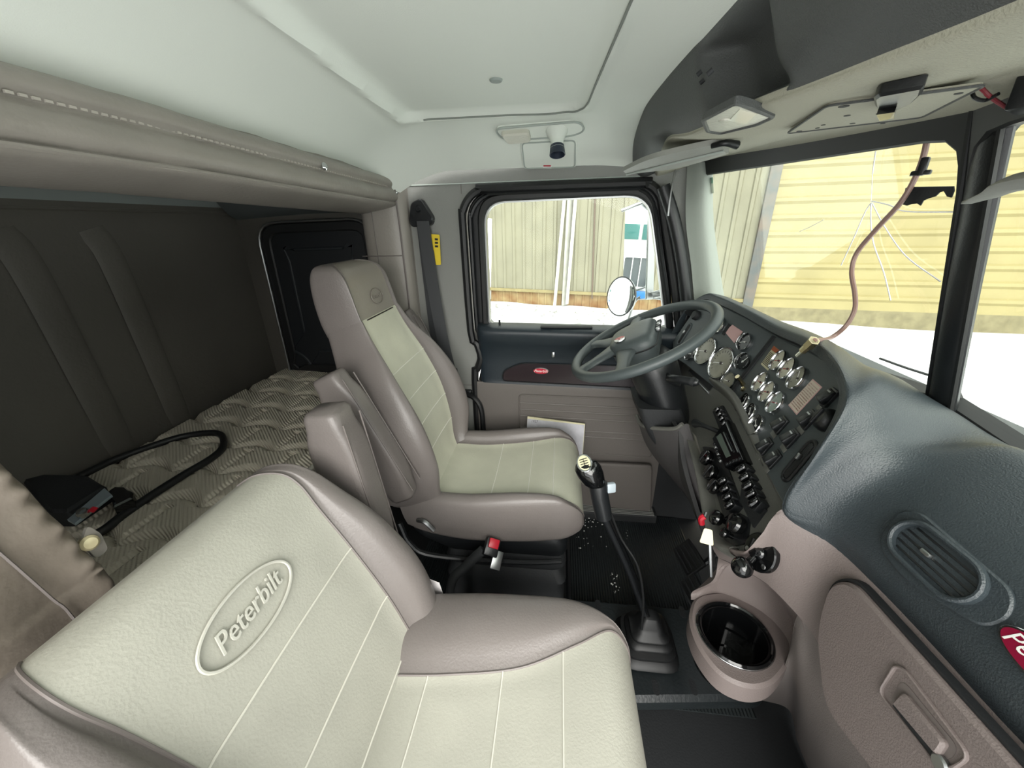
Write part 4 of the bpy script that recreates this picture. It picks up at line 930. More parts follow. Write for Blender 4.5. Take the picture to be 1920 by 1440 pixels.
# ------------------------------------------------------------------ steering wheel and column
WC = V((.243, 1.125, .882)); tl = math.radians(27)
nWh = V((-math.sin(tl), 0, math.cos(tl))); fw_ = Fr(WC, nWh, V((math.cos(tl), 0, math.sin(tl))))   # y = towards the dash, x = sideways
if fw_.x.y > 0: pass
sw = thing('steering_wheel', WC, 'dark grey four-spoke steering wheel with red oval emblem on its pad', 'steering wheel')
R_ = .205
def scallop(): 
    rings = []
    for k in range(96):
        a = 2*math.pi*k/96; c = fw_(R_*math.cos(a), R_*math.sin(a)); rd = (c-WC).normalized(); rings.append([c+rd*.0155*math.cos(2*math.pi*j/14)+nWh*.0145*math.sin(2*math.pi*j/14) for j in range(14)])
    n = 14; vs = [p for r in rings for p in r]; fs = [(i*n+j, i*n+(j+1) % n, ((i+1) % 96)*n+(j+1) % n, ((i+1) % 96)*n+j) for i in range(96) for j in range(n)]
    return vs, fs
mk('rim', *scallop(), WHEELM, sw)
hr = math.radians(-17); HO = fw_(-.022, -.022, .0)
fh = Fr(HO, nWh); fh.x = fw_.x*math.cos(hr)+fw_.y*math.sin(hr); fh.y = fh.z.cross(fh.x)
HUBL = .022
for ang in (-137, -77, 172, -26):
    a = math.radians(ang); e = fw_(R_*math.cos(a), R_*math.sin(a)); q = fh(.05*math.cos(a-hr), .05*math.sin(a-hr), HUBL-.012)
    d = (e-q).normalized(); nn = d.cross(nWh).normalized(); pp = []
    for t, wd, h in ((0, .036, -.004), (.3, .029, -.004), (.6, .020, -.002), (.85, .021, .0), (1.0, .032, .0)):
        c = q.lerp(e, t); pp.append([c+nn*wd*.95+nWh*(h-.005), c+nn*wd*.7+nWh*(h+.006), c+nWh*(h+.009), c-nn*wd*.7+nWh*(h+.006), c-nn*wd*.95+nWh*(h-.005), c+nWh*(h-.012)])
    vs, fs = loft([spline(q_, 3, True) for q_ in pp]); mk('spoke', vs, fs, WHEELM, sw)
pad = round_poly([(-.058, -.060), (-.092, .0), (-.088, .072), (.088, .072), (.092, .0), (.058, -.060)], .035, 6)
rg = []
for s_, z in ((.9, -.07), (1.0, -.05), (1.04, -.02), (1.0, -.004), (.92, .006), (.7, .011), (.3, .013), (.02, .0135)): rg.append([fh(p[0]*s_, p[1]*s_, z+HUBL-.004) for p in pad])
vs, fs = loft(rg); hub = mk('horn_pad', vs, fs, WHEELM, sw, angle=60)
loop_tube('pad_seam', [fh(p[0]*1.035, p[1]*1.035, HUBL-.028) for p in pad], .0025, RUBBER, hub, 6, fd=nWh)
ec = Fr(aP(1162, 637, fh(0, 0, HUBL+.009), nWh), nWh); ec.x, ec.y = fh.x, fh.y
em = lathe('oval_emblem', ec, [(.0005, 0), (.0165, 0), (.016, .002), (.0005, .003)], CHROME, sw, 32)
prism('emblem_half', ec, [(.0150*math.cos(a), .0150*math.sin(a)) for a in [math.pi/2+math.pi*k/12 for k in range(13)]], .002, .0035, REDL, em)
prism('emblem_half', ec, [(.0150*math.cos(a), .0150*math.sin(a)) for a in [-math.pi/2+math.pi*k/12 for k in range(13)]], .002, .0033, WHITE, em)
writing('lettering', 'CP', ec.at(ec(.006, 0, .0033)), .009, REDL, em, 0)
for k in range(4): box('wheel_switch', fh, (-.055+.02*k, .080, HUBL-.012), (.014, .012, .010), STEEL if k % 2 else BLACK, sw, .002)
co = thing('steering_column', (.36, 1.12, .45), 'black steering column shroud with stalk lever under the steering wheel', 'steering column')
rg = []
for (x, z, a, b) in ((.262, .842, .052, .05), (.275, .82, .066, .066), (.29, .79, .07, .07), (.32, .72, .066, .078), (.345, .66, .06, .08), (.365, .60, .055, .07), (.40, .52, .05, .05)):
    rg.append([V((x, 1.12, z))+fw_.y*a*math.cos(t)+V((0, 1, 0))*b*math.sin(t) for t in [2*math.pi*k/24 for k in range(24)]])
rg = [[r_[i] for i in range(24)] for r_ in rg]; vs, fs = loft(rg); mk('shroud', vs, fs, BLACK, co, angle=60)
rg = []
for s_, (x, z) in ((1, (.30, .70)), (1.05, (.315, .66)), (.95, (.34, .60)), (.8, (.375, .54))):
    rg.append([V((x+a*s_, 1.12+b*s_, z)) for a, b in round_poly([(-.06, -.085), (.06, -.085), (.06, .085), (-.06, .085)], .02, 4)])
vs, fs = loft(rg); mk('tilt_boot', vs, fs, BLACKM, co, angle=60)
st = tube('stalk_lever', [V((.31, 1.06, .80)), V((.325, 1.00, .795)), aY(1255, 709, .93), aY(1300, 716, .885), aY(1310, 717, .88)], [.007, .008, .009, .010, .006], BLACK, co, 10, 4)
tube('stalk_collar', [aY(1296, 715, .888), aY(1303, 717, .882)], .011, BLACKM, st, 10)  # matte black collar near the stalk tip
tube('signal_stalk', [V((.27, 1.17, .83)), V((.26, 1.25, .87)), V((.27, 1.32, .90))], [.007, .009, .008], PILLAR, co, 10, 4)
tube('tilt_latch', [aY(1268, 798, 1.05), aY(1273, 801, 1.04)], .006, YELLOW, co, 8)
# gauntlet (lower knee bolster round the column foot)
kb = sheet('column_bolster', [[aY(1194, 785, 1.14), aY(1215, 840, 1.16), aY(1262, 900, 1.18), aY(1310, 960, 1.2)],
                              [aY(1215, 803, 1.05), aY(1235, 850, 1.06), aY(1270, 900, 1.07), aY(1312, 960, 1.08)],
                              [aY(1262, 805, .98), aY(1275, 850, .98), aY(1293, 900, .98), aY(1318, 960, .98)],
                              [aY(1284, 795, .965), aY(1297, 840, .965), aY(1308, 890, .97), aY(1322, 950, .97)]], mat('bolster_grey', '#4a4848', .5, bump=.3, scale=400), co, .01, ku=6, kv=6, d=(1, .2, 0))
tube('bolster_edge', [aY(1194, 779, 1.14), aY(1200, 793, 1.10), aY(1215, 801, 1.05), aY(1262, 804, .98), aY(1280, 795, .965)], .006, STACKG, kb, 8, 5)
# pedals
for nm, (px, py), s_ in (('brake_pedal', (1292, 1045), (.07, .11)), ('accelerator_pedal', (1305, 1115), (.055, .11))):
    p = aY(px, py, 1.0 if nm[0] == 'b' else .84); pd_ = thing(nm, p, 'black rubber %s pedal under the dashboard, %s of the two' % (nm.split('_')[0], 'farther' if nm[0] == 'b' else 'nearer'), 'pedal')
    f = Fr(p, (-.7, -.1, .7)); box('pedal_pad', f, (0, 0, 0), (s_[1], s_[0], .014), RUBBER, pd_, .004)
    for k in range(4): box('tread', f, (0, -.024+.016*k, .008), (s_[1]*.9, .006, .004), BLACKM, pd_, .001)
    tube('pedal_arm', [f(0, 0, -.006), f(0, .02, -.06), p+V((.14, .01, .12))], .009, BLACK, pd_, 8, 4)
# dangling red cap and brass tag under the stack
rt = thing('red_pull_tab', aY(1316, 972, .66), 'small red pull tab hanging under the edge of the switch stack', 'pull tab')
tube('tab', [aY(1321, 968, .655), aY(1315, 972, .655), aY(1316, 982, .655)], .006, RED, rt, 8, 3)
tube('tab_rod', [aY(1324, 960, .66), aY(1321, 968, .655)], .003, BLACK, rt, 6)
ct = thing('cream_tag', aY(1326, 1005, .62), 'cream paper tag on a cord under the corner of the switch stack', 'tag')
fC = Fr(aY(1327, 1005, .60), (-.3, -1, .3)); prism('tag_card', fC, round_poly([(-.008, .014), (.006, .014), (.012, -.016), (-.012, -.016)], .003, 2), 0, .001, CREAMP, ct)
tube('tag_rod', [aY(1330, 990, .61), aY(1331, 1020, .60), aY(1333, 1080, .60)], .0035, STEEL, ct, 6)
# ------------------------------------------------------------------ engine cover and gear lever
gh = thing('engine_cover', (.28, .72, .01), 'black rubber engine tunnel cover with bolted slots on the floor', 'engine cover')
tp = round_poly([(.06, .625), (.06, .935), (.56, .935), (.60, .74), (.56, .685), (.21, .645)], [.03, .03, .02, .03, .03, .03], 5)
prism('cover_mat', W0, tp, .002, .045, mat('cover_rubber', '#1d2224', .4, bump=.4, scale=120), gh, .012)
for x, y in ((.200, .675), (.287, .684), (.386, .694), (.485, .706), (.155, .912), (.30, .915), (.42, .915)):
    prism('bolt_slot', Fr((x, y, .045), (0, 0, 1), (0, 1, 0)), stad(.040, .017, 6, math.pi/2), -.004, .001, BLACKM, gh)
gs_ = thing('gear_lever', (.27, .735, .045), 'tall black gear lever with chromed shift-pattern knob and pleated boot', 'gear lever')
gc = V((.283, .80, 0))
rg = []
for z, a, b in ((.045, .072, .072), (.05, .084, .082), (.06, .08, .078), (.068, .066, .064), (.074, .072, .07), (.082, .071, .069), (.088, .056, .054), (.094, .062, .060), (.102, .061, .058), (.108, .047, .045), (.114, .053, .05), (.122, .052, .048), (.128, .037, .034), (.145, .033, .030), (.165, .022, .020), (.17, .018, .018)):
    rg.append([V((gc.x+p, gc.y+q, z)) for p, q in round_poly([(-a, -b), (a, -b), (a, b), (-a, b)], a*.55, 4)])
vs, fs = loft(rg); mk('boot', vs, fs, RUBBER, gs_, angle=60)
kt = aY(1113, 878, .76); kb_ = aY(1132, 968, .745); ft = V((gc.x-.012, gc.y, .16))
tube('lever_shaft', [kb_, kb_.lerp(ft, .5)+V((.006, 0, 0)), ft], .0085, BLACK, gs_, 10, 6)
tube('lever_rod', [kb_+V((.01, 0, 0)), kb_.lerp(ft, .5)+V((.018, -.006, 0)), ft+V((.008, -.004, 0))], .005, GLOSS, gs_, 8, 6)
tube('air_line', [kb_+V((.016, .0, .01)), aY(1165, 1010, .75), aY(1195, 1060, .74), aY(1206, 1120, .735), aY(1203, 1180, .73)], .003, RUBBER, gs_, 8, 6)
dk = (kt-kb_).normalized(); fk = Fr(kb_, dk, (1, 0, 0)); L_ = (kt-kb_).length
rg = []
for t, rx, ry, off in ((-.02, .019, .019, 0), (.2, .0205, .0205, 0), (.45, .0215, .021, 0), (.62, .022, .022, .002), (.68, .021, .021, .003)):
    rg.append([fk(rx*math.cos(a), ry*math.sin(a)+off, t*L_) for a in [2*math.pi*k/24 for k in range(24)]])
vs, fs = loft(rg); mk('grip_sleeve', vs, fs, BLACK, gs_, angle=60)
rg = []
for t, rx, ry, off in ((.68, .0205, .021, -.003), (.75, .025, .026, -.006), (.9, .027, .030, -.010), (1.03, .026, .030, -.013), (1.12, .020, .024, -.014), (1.16, .010, .012, -.014)):
    rg.append([fk(rx*math.cos(a), ry*math.sin(a)+off, t*L_) for a in [2*math.pi*k/24 for k in range(24)]])
vs, fs = loft(rg); kn_ = mk('shift_knob', vs, fs, GLOSS, gs_, angle=60)
tp_ = fk(0, -.014, 1.14*L_); fz = Fr(tp_+V((-.004, -.006, .001)), (-.25, -.5, .85), (1, .3, 0))
prism('knob_cap', fz, circ(.023, 32, sy=.78), -.006, .003, CHROME, kn_, .001); prism('pattern_plate', fz, circ(.0185, 32, sy=.75), .003, .0038, CREAMP, kn_)
gsx = [prismgeo(fz, [(x-.0009, -.009), (x+.0009, -.009), (x+.0009, .009), (x-.0009, .009)], .0038, .0044) for x in (-.009, -.003, .003, .009)]
gsx.append(prismgeo(fz, [(-.009, -.0007), (.009, -.0007), (.009, .0007), (-.009, .0007)], .0038, .0044))
mk('pattern_lines', *merge(*gsx), BLACK, kn_, False)
box('range_switch', Fr(aY(1145, 914, .755), (.3, -1, .2)), (0, 0, 0), (.022, .024, .014), BLUEL, gs_, .004)
# ------------------------------------------------------------------ overhead console
oc = thing('overhead_console', (.33, .68, 1.33), 'dark moulded overhead console with scoop, map lamp and pale underside', 'overhead console')
ts = [V((.225, 1.43, 1.345)), V((.205, 1.33, 1.41)), V((.196, 1.15, 1.446)), V((.198, .95, 1.456)), V((.206, .75, 1.458)), V((.216, .5, 1.455)), V((.222, .2, 1.45)), V((.225, -.15, 1.445))]
rd_ = [V((.30, 1.43, 1.335)), V((.262, 1.20, 1.36)), V((.232, 1.0, 1.362)), V((.238, .86, 1.345)), V((.262, .70, 1.342)), V((.30, .52, 1.338)), V((.335, .30, 1.335)), V((.34, -.15, 1.335))]
bk_ = [V((.40, 1.44, 1.36)), V((.44, 1.25, 1.358)), V((.47, 1.05, 1.352)), V((.48, .86, 1.345)), V((.50, .70, 1.34)), V((.49, .5, 1.342)), V((.47, .3, 1.345)), V((.45, -.15, 1.35))]
rowsC = [[t+V((.01, 0, .03)), t, t.lerp(r, .25)+V((-.004, 0, -.004)), t.lerp(r, .6)+V((-.008, 0, -.010)), r+V((-.006, 0, .004))] for t, r in zip(ts, rd_)]
def scoop(p, u, v):
    # scooped grip pocket in the rear face
    c = .705-.02*v; hw = .085*(1.1-.35*v); d = 1/(1+math.exp((abs(p.y-c)-hw)/.006)); d *= 1/(1+math.exp(-(v-.40)/.03))*1/(1+math.exp((v-.95)/.015))
    return p+V((.058*d, 0, .010*d))
sheet('console_face', rowsC, CONS, oc, .006, ku=26, kv=24, d=(.5, 0, 1), fn=scoop)
rowsU = [[r+V((-.006, 0, .004)), r+V((.006, 0, -.004)), r.lerp(b, .5)+V((0, 0, -.006)), b] for r, b in zip(rd_, bk_)]
sheet('console_underside', rowsU, CONSU, oc, .006, ku=8, kv=8, d=(0, 0, 1))
# cheek at the driver's end
fU = Fr(V((.33, .75, 1.335)), (-.03, .0, -1), (1, 0, 0))
def onU(px, py): return fU.uv(aP(px, py, fU.o, fU.z))
lq_ = [onU(*p) for p in ((1320, 222), (1380, 190), (1400, 196), (1450, 216), (1420, 230), (1352, 247), (1328, 243))]
lm = thing('map_lamp', fU(*onU(1385, 222)), 'unlit frosted map lamp set in the overhead console', 'lamp')
ringplate('lamp_bezel', fU, round_poly(inset(lq_, -.004), .008, 4), round_poly(inset(lq_, .003), .006, 4), -.006, .0045, CONS, lm, .002)
prism('lamp_lens', fU, round_poly(inset(lq_, .002), .006, 4), -.004, .002, LENSM, lm, .001)
prism('lens_clear_part', fU, [onU(*p) for p in ((1388, 200), (1420, 208), (1400, 228), (1368, 222))], .002, .0032, mat('lens_clear', '#dcdccf', .12), lm)
lathe('lamp_button', fU.at(fU(*onU(1360, 222), .002)), [(.009, 0), (.008, .002), (.0005, .003)], LENSM, lm, 20)
for px, py in ((1315, 133), (1336, 130), (1320, 149)):
    q = aP(px, py, V((.20, .72, 1.40)), (-.75, .3, -.6)); lathe('screw_hole', Fr(q+V((-.003, 0, -.003)), (-.75, .3, -.6), (0, 1, 0)), [(.0005, -.004), (.003, -.004), (.003, .003), (.0005, .003)], BLACKM, oc, 10)
pq3 = [onU(*p) for p in ((1478, 245), (1554, 192), (1850, 152), (1730, 214))]
pl3 = prism('radio_blank_plate', fU, round_poly(pq3, .008, 3), .0, .0035, CONSU, oc, .001)
loop_tube('plate_gap', [fU(a, b, .0035) for a, b in round_poly(inset(pq3, -.0012), .008, 3)], .0016, CONS, oc, 5, fd=fU.z)
for px, py, r in ((1584, 193, .006), (1590, 211, .004), (1600, 226, .0035), (1650, 207, .0035), (1534, 235, .003), (1500, 241, .004), (1545, 229, .003), (1657, 226, .003), (1800, 168, .004)):
    lathe('plate_hole', fU.at(fU(*onU(px, py), .0034)), [(.0005, 0), (r, 0), (r, .0006), (.0005, .0006)], BLACKM, pl3, 12)
mh = thing('microphone_clip', fU(*onU(1695, 160)), 'black plastic microphone clip screwed under the overhead console', 'clip')
mq = [onU(*p) for p in ((1645, 160), (1655, 152), (1743, 134), (1738, 150), (1720, 168), (1665, 192), (1658, 180), (1648, 178))]
prism('clip_body', fU, round_poly(mq, .003, 2), .002, .014, BLACK, mh, .003)
prism('clip_foot', fU, [onU(*p) for p in ((1655, 178), (1690, 172), (1688, 186), (1660, 192))], .012, .020, GLOSS, mh)
# red CB radio box at the edge with its two wires
rbx = thing('red_radio_box', V((.47, .50, 1.31)), 'red and black box with red and black wires under the overhead console', 'radio box')
fR = Fr(aZ(1905, 170, 1.325), (-.8, -.6, 0)); box('box_body', fR, (.06, .0, -.02), (.075, .030, .05), RED, rbx, .004); box('box_front', fR, (.012, -.002, -.02), (.03, .034, .05), BLACK, rbx, .003)
tube('red_wire', [aZ(1838, 163, 1.335), aZ(1855, 180, 1.325), aZ(1880, 197, 1.318), aZ(1916, 218, 1.315)], .0022, mat('wire_red', '#7c2a33', .4), rbx, 8, 5)
tube('black_wire', [aZ(1822, 170, 1.335), aZ(1828, 184, 1.325), aZ(1848, 188, 1.322), aZ(1872, 176, 1.325)], .002, BLACK, rbx, 8, 5)
# sun visors
def visor(nm, P, mt, label, arm=None):
    t = thing(nm, P[0], label, 'sun visor')
    return t
sv = thing('sun_visor', aZ(1290, 300, 1.33), 'pale grey sun visor folded up over the driver window corner', 'sun visor')
e0, e1, e2, e3 = V((.19, 1.30, 1.318)), aP(1168, 321, (.24, 1.20, 1.312), (0, 0, 1)), None, None
va = [aZ(1168, 321, 1.322), aZ(1215, 300, 1.326), aZ(1290, 281, 1.333), aZ(1352, 269, 1.338)]
vb = [aZ(1168, 322, 1.320), aZ(1240, 315, 1.318), aZ(1300, 300, 1.325), aZ(1352, 283, 1.332)]
vb = [p+V((.03, .04, 0)) for p in vb]; va = [p+V((0, -.0, 0)) for p in va]
rowsV = [[a, a.lerp(b, .33)+V((0, 0, -.004)), a.lerp(b, .66)+V((0, 0, -.005)), b] for a, b in zip(va, vb)]
sheet('visor_board', rowsV, VISM, sv, .010, ku=4, kv=6, d=(0, 0, 1))
tube('visor_rod', [aZ(1335, 274, 1.335), aZ(1360, 268, 1.337), aZ(1382, 272, 1.334)], [.005, .006, .008], BLACK, sv, 10, 4)
tube('visor_rib', [a.lerp(b, .4)+V((0, 0, -.006)) for a, b in zip(va, vb)], .0025, HEADG, sv, 6, 4)
tube('visor_cord', [aY(1267, 315, 1.395), aY(1258, 360, 1.385), aY(1253, 405, 1.38)], .0028, STEEL, sv, 6, 3)
s2 = thing('sun_visor', V((.45, .5, 1.22)), 'sun visor hanging down at the right edge in front of the far windshield pane', 'sun visor')
c1, c2, c3 = aX(1802, 381, .50), aX(1935, 318, .46), aX(1935, 352, .46)
rows2 = [[c1+V((0, 0, .002)), c1, c1+V((0, 0, -.001))], [c1.lerp(c2, .4), c1.lerp((c2+c3)/2, .4)+V((-.008, 0, 0)), c1.lerp(c3, .4)], [c2, (c2+c3)/2+V((-.012, 0, 0)), c3], [c2+V((-.02, -.2, 0)), (c2+c3)/2+V((-.03, -.2, 0)), c3+V((-.02, -.2, 0))]]
sheet('visor_board', rows2, VISM, s2, .012, ku=4, kv=6, d=(1, 0, 0))
# coax cable with connector, USB plug cable
cbp = [V((.50, .726, 1.35)), aX(1735, 215, .55), aX(1738, 262, .555), aX(1722, 320, .56), aX(1690, 378, .56), aX(1645, 428, .56), aX(1607, 474, .56), aX(1597, 510, .56), aX(1603, 552, .56), aX(1602, 582, .558), aX(1585, 612, .55), aX(1556, 634, .53), hpad(1538, 648, .014)[0]]
_a, _b = hpad(1538, 648, .014)[0], hpad(1524, 655, .012)[0]; _d = (_b-_a).normalized(); plg = [_a, _a+_d*.022, _a+_d*.034, _a+_d*.052]
cc_ = thing('antenna_cable', (.56, .78, .97), 'brown coaxial antenna cable hanging in an S before the windshield with brass plug', 'cable')
tube('cable', cbp, .0042, mat('coax_brown', '#8a6f66', .35), cc_, 8, 8)
tube('plug', plg[:3], .007, BRASS, cc_, 8, 2)
tube('plug_nut', [plg[0], plg[0].lerp(plg[1], .8)], .0095, BRASS, cc_, 6); tube('plug_pin', plg[2:], .004, CHROME, cc_, 8)
uc = thing('usb_cable', aX(1731, 300, .56), 'short black cable with angled plug dangling beside the antenna cable', 'cable')
tube('cord', [V((.52, .71, 1.35)), aX(1752, 215, .56), aX(1740, 262, .56), aX(1733, 295, .56)], .0026, BLACK, uc, 8, 6)
box('plug_body', Fr(aX(1731, 312, .56), (-.8, -.6, 0)), (0, 0, 0), (.011, .026, .009), BLACK, uc, .003)
box('plug_end', Fr(aX(1727, 324, .56), (-.8, -.6, 0)), (0, 0, 0), (.024, .007, .008), BLACK, uc, .002); box('plug_tip', Fr(aX(1716, 327, .56), (-.8, -.6, 0)), (0, 0, 0), (.012, .005, .006), STEEL, uc, .001)
# adhesive patch and cracks on the windshield
def wf(px, py): return fW.uv(aP(px, py, fW(0, 0, -.006), fW.z))
pt_ = [(1700, 352), (1712, 350), (1790, 349), (1791, 357), (1786, 370), (1778, 368), (1772, 358), (1764, 360), (1756, 368), (1742, 372), (1733, 376), (1728, 385), (1722, 381), (1712, 382), (1703, 385), (1691, 382), (1690, 374), (1697, 366)]
ap = prism('adhesive_patch', fW, [wf(*p) for p in pt_], -.0058, -.004, BLACKM); props(ap, 'ragged black adhesive patch left on the windshield glass by the centre post', 'adhesive patch')
crk = [[(1643, 283), (1637, 325)], [(1637, 325), (1635, 365), (1634, 378)], [(1634, 380), (1622, 400), (1600, 450), (1578, 497)], [(1634, 380), (1634, 420), (1640, 460), (1658, 510), (1671, 563)], [(1636, 380), (1660, 425), (1700, 480), (1765, 528)], [(1636, 377), (1668, 384), (1700, 396), (1800, 397)], [(1545, 412), (1520, 425), (1500, 434)]]
ck = thing('windshield_cracks', fW(*wf(1634, 378), -.005), 'white branching crack lines radiating over the driver windshield pane', 'crack')
WCK = mat('crack_white', '#f2f2f4', .4)
for i, c in enumerate(crk): tube('crack_line', [fW(*wf(*p), -.005) for p in c], .0011 if i not in (1, 6) else .0006, WCK, ck, 6, 6)
stk = prism('inspection_sticker', fW, [wf(*p) for p in ((1319, 336), (1337, 332), (1339, 362), (1321, 364))], -.0058, -.005, mat('sticker_pale', '#c4cbb8', .7, alpha=.6)); props(stk, 'faded greenish sticker in the upper outer corner of the driver windshield', 'sticker')
prism('sticker_band', fW, [wf(*p) for p in ((1320, 336), (1337, 332), (1338, 343), (1320, 346))], -.005, -.0045, mat('sticker_green', '#8fb5a0', .7), stk)
# dome lamp on the header and access cover below it
dl = thing('dome_lamp', aP(1012, 245, (0, 1.40, 1.42), (0, -.6, -1)), 'pale oval dome lamp with swivel reading spot over the driver window', 'lamp')
hc_ = hitter(cl); hh = [hc_(*p) for p in ((940, 240), (1010, 240), (1080, 236))]
fO = Fr(sum((h[0] for h in hh), V((0, 0, 0)))/3, sum((h[1] for h in hh), V((0, 0, 0))), (0, 1, 0))
def onO(px, py): return fO.uv(aP(px, py, fO.o, fO.z))
oq = round_poly([onO(*p) for p in ((925, 236), (1088, 222), (1098, 240), (1070, 250), (945, 258))], .03, 6)
prism('lamp_base', fO, oq, -.03, .008, HEADL, dl, .003); 
loop_tube('lamp_ring', [fO(a, b, .008) for a, b in oq], .003, HEADG, dl, 6, fd=fO.z)
prism('lamp_lens', fO, round_poly([onO(*p) for p in ((938, 240), (992, 236), (996, 254), (952, 258))], .012, 4), .008, .022, LENSM, dl, .004)
sw_ = fO(*onO(1045, 240), .03); fs_ = Fr(sw_, (.05, -.35, -1), (0, 1, 0))
lathe('spot_housing', fs_, [(.034, -.03), (.030, -.015), (.020, .0), (.018, .012), (.021, .028)], HEADL, dl, 24); lathe('spot_head', fs_, [(.020, .020), (.023, .045), (.021, .046), (.018, .03), (.0005, .028)], mat('spot_navy', '#2c3442', .4), dl, 24)
ac = [aD(*p, .0) for p in ((975, 264), (1083, 258), (1082, 314), (980, 316))]
hh = [hc_(*p) for p in ((985, 280), (1028, 290), (1075, 285))]
fH = Fr(sum((h[0] for h in hh), V((0, 0, 0)))/3, sum((h[1] for h in hh), V((0, 0, 0))))
def onH(px, py): return fH.uv(aP(px, py, fH.o, fH.z))
hq = round_poly([onH(*p) for p in ((974, 263), (1083, 257), (1082, 314), (980, 317))], .022, 6)
av = prism('speaker_cover', fH, hq, -.02, .004, HEADL, None, .003); props(av, 'rounded pale cover plate on the headliner under the dome lamp', 'cover plate')
ringplate('cover_groove', fH, inset(hq, .005), inset(hq, .009), .0035, .0055, HEADG, av)
prism('cover_label', fH, [onH(*p) for p in ((1018, 309), (1034, 309), (1034, 314), (1018, 314))], .004, .005, WHITE, av)
prism('label_mark', fH, [onH(*p) for p in ((1019, 307.5), (1033, 307.5), (1033, 309.5), (1019, 309.5))], .005, .0055, REDL, av)
# papers in the map pocket
dc = thing('paper_booklet', aD(1045, 850, .045), 'white spiral-bound paper booklet standing in the door map pocket', 'booklet')
fP = Fr(aD(1042, 820, .052), DN + V((0, 0, .12)))
def onP(px, py): return fP.uv(aP(px, py, fP.o, fP.z))
bk4 = [onP(*p) for p in ((989, 781), (1097, 795), (1092, 862), (985, 850))]
prism('back_sheets', fP, bk4, -.006, .0, CREAMP, dc); prism('front_sheet', fP, [onP(*p) for p in ((989, 785), (1096, 797), (1091, 864), (985, 854))], .0, .0014, mat('cover_sheet', '#c3c2c8', .8, var=.15, vscale=40), dc)
writing('handwriting', '1927', fP.at(fP(*onP(1002, 790), .0014)), .014, INK, dc, .2)
# black box with steel bracket on the mattress, and the loop of cable
be = thing('black_device', aZ(150, 930, .61), 'black device with silver bracket and red button lying on the bunk mattress', 'device')
qs = [aZ(*p, .63) for p in ((50, 915), (95, 903), (170, 905), (196, 921), (208, 927), (135, 975), (100, 975))]
fZ = Fr((-1, .7, .60), (0, 0, 1), (0, 1, 0))
prism('device_body', fZ, round_poly([fZ.uv(p) for p in qs], .006, 3), .012, .055, BLACKM, be, .006)
qb = [aZ(*p, .66) for p in ((196, 915), (210, 928), (140, 982), (126, 974))]
prism('steel_bracket', fZ, [fZ.uv(p) for p in qb], .055, .0605, mat('bracket_zinc', '#aebdc6', .3, metal=.6), be, .001)
q = aZ(156, 962, .668); lathe('indicator_jewel', Fr(q, (.2, -.3, 1), (0, 1, 0)), [(.011, -.004), (.011, .002), (.008, .008), (.0005, .009)], CHROME, be, 18); box('red_key', Fr(q+V((.012, .010, .0)), (.2, -.3, 1), (0, 1, 0)), (0, 0, .002), (.012, .012, .005), RED, be, .002)
qd = [aZ(*p, .64) for p in ((205, 925), (218, 917), (238, 917), (252, 928), (250, 938), (215, 955))]
prism('connector_block', fZ, [fZ.uv(p) for p in qd], .02, .048, GLOSS, be, .004)
lc = thing('loose_hose', aZ(400, 830, .61), 'long loop of black hose lying on the quilted bunk mattress', 'hose')
hz = [(110, 912), (160, 888), (215, 862), (280, 838), (340, 819), (390, 812), (415, 816), (418, 838), (395, 860), (345, 890), (290, 925), (235, 963), (200, 990), (175, 1005)]
tube('hose', [aZ(*p, .618) for p in hz], .0095, RUBBER, lc, 10, 6)
# ------------------------------------------------------------------ outside
GZ = -1.12
dA = V((1, -.29, 0)).normalized(); nA_ = V((-dA.y, dA.x, 0))*-1
sn = [[V((x, y, GZ+.12*math.sin(x*.9+y*.3)*math.sin(y*.7)*(1 if 3 < y else .2)+0)) for y in [-14+.55*j for j in range(60)]] for x in [-22+.6*i for i in range(78)]]
gnd = sheet('snow_ground', sn, SNOW, None, .1, raw=True); props(gnd, 'snow-covered yard outside the cab windows', 'snow', None, 'stuff')
def corr(name, a, b, z0, z1, pitch, dep, mt, parent=None, horiz=False):
    a, b = V(a), V(b); d = (b-a).normalized(); n = V((d.y, -d.x, 0)); L = (b-a).length
    prof = []
    if not horiz:
        k = 0; t = 0
        while t < L:
            prof += [(t, 0), (min(L, t+pitch*.62), 0), (min(L, t+pitch*.70), dep), (min(L, t+pitch*.92), dep)]; t += pitch
        rows = [[a+d*t+n*h+V((0, 0, z0)) for t, h in prof], [a+d*t+n*h+V((0, 0, z1)) for t, h in prof]]
    else:
        z = z0; pr = []
        while z < z1:
            pr += [(z, 0), (z+pitch*.55, dep*.15), (z+pitch*.72, dep), (z+pitch*.9, dep)]; z += pitch
        rows = [[a+n*h+V((0, 0, z)) for z, h in pr], [b+n*h+V((0, 0, z)) for z, h in pr]]
    o = sheet(name, rows, mt, parent, .05, raw=True, d=-n)
    o.data.polygons.foreach_set('use_smooth', [False]*len(o.data.polygons)); return o
WALLM = mat('siding_cream', '#7b7866', .6, var=.16, vscale=1.5); DOORM = mat('door_yellow', '#94895f', .6, var=.15, vscale=1.2)
RUST = mat('rust_boards', '#8f7f5c', .8, col2='#6b4526', vscale=2.5); STL = mat('steel_post', '#4b4f50', .6, col2='#665a50', vscale=3)
bA = thing('metal_building', (0, 11.2, GZ), 'cream corrugated metal building with wide yellow slatted door across the snowy yard', 'building')
wa = lambda x: V((x, 11.2-.29*(x+.09), 0))
cn = wa(4.45)
corr('vertical_siding', wa(-9), cn, -.62, 4.5, .30, .035, WALLM, bA)
corr('base_boards', wa(-9)+V((.02, .06, 0)), cn+V((.0, .06, 0)), GZ-.1, -.60, .22, .02, RUST, bA)
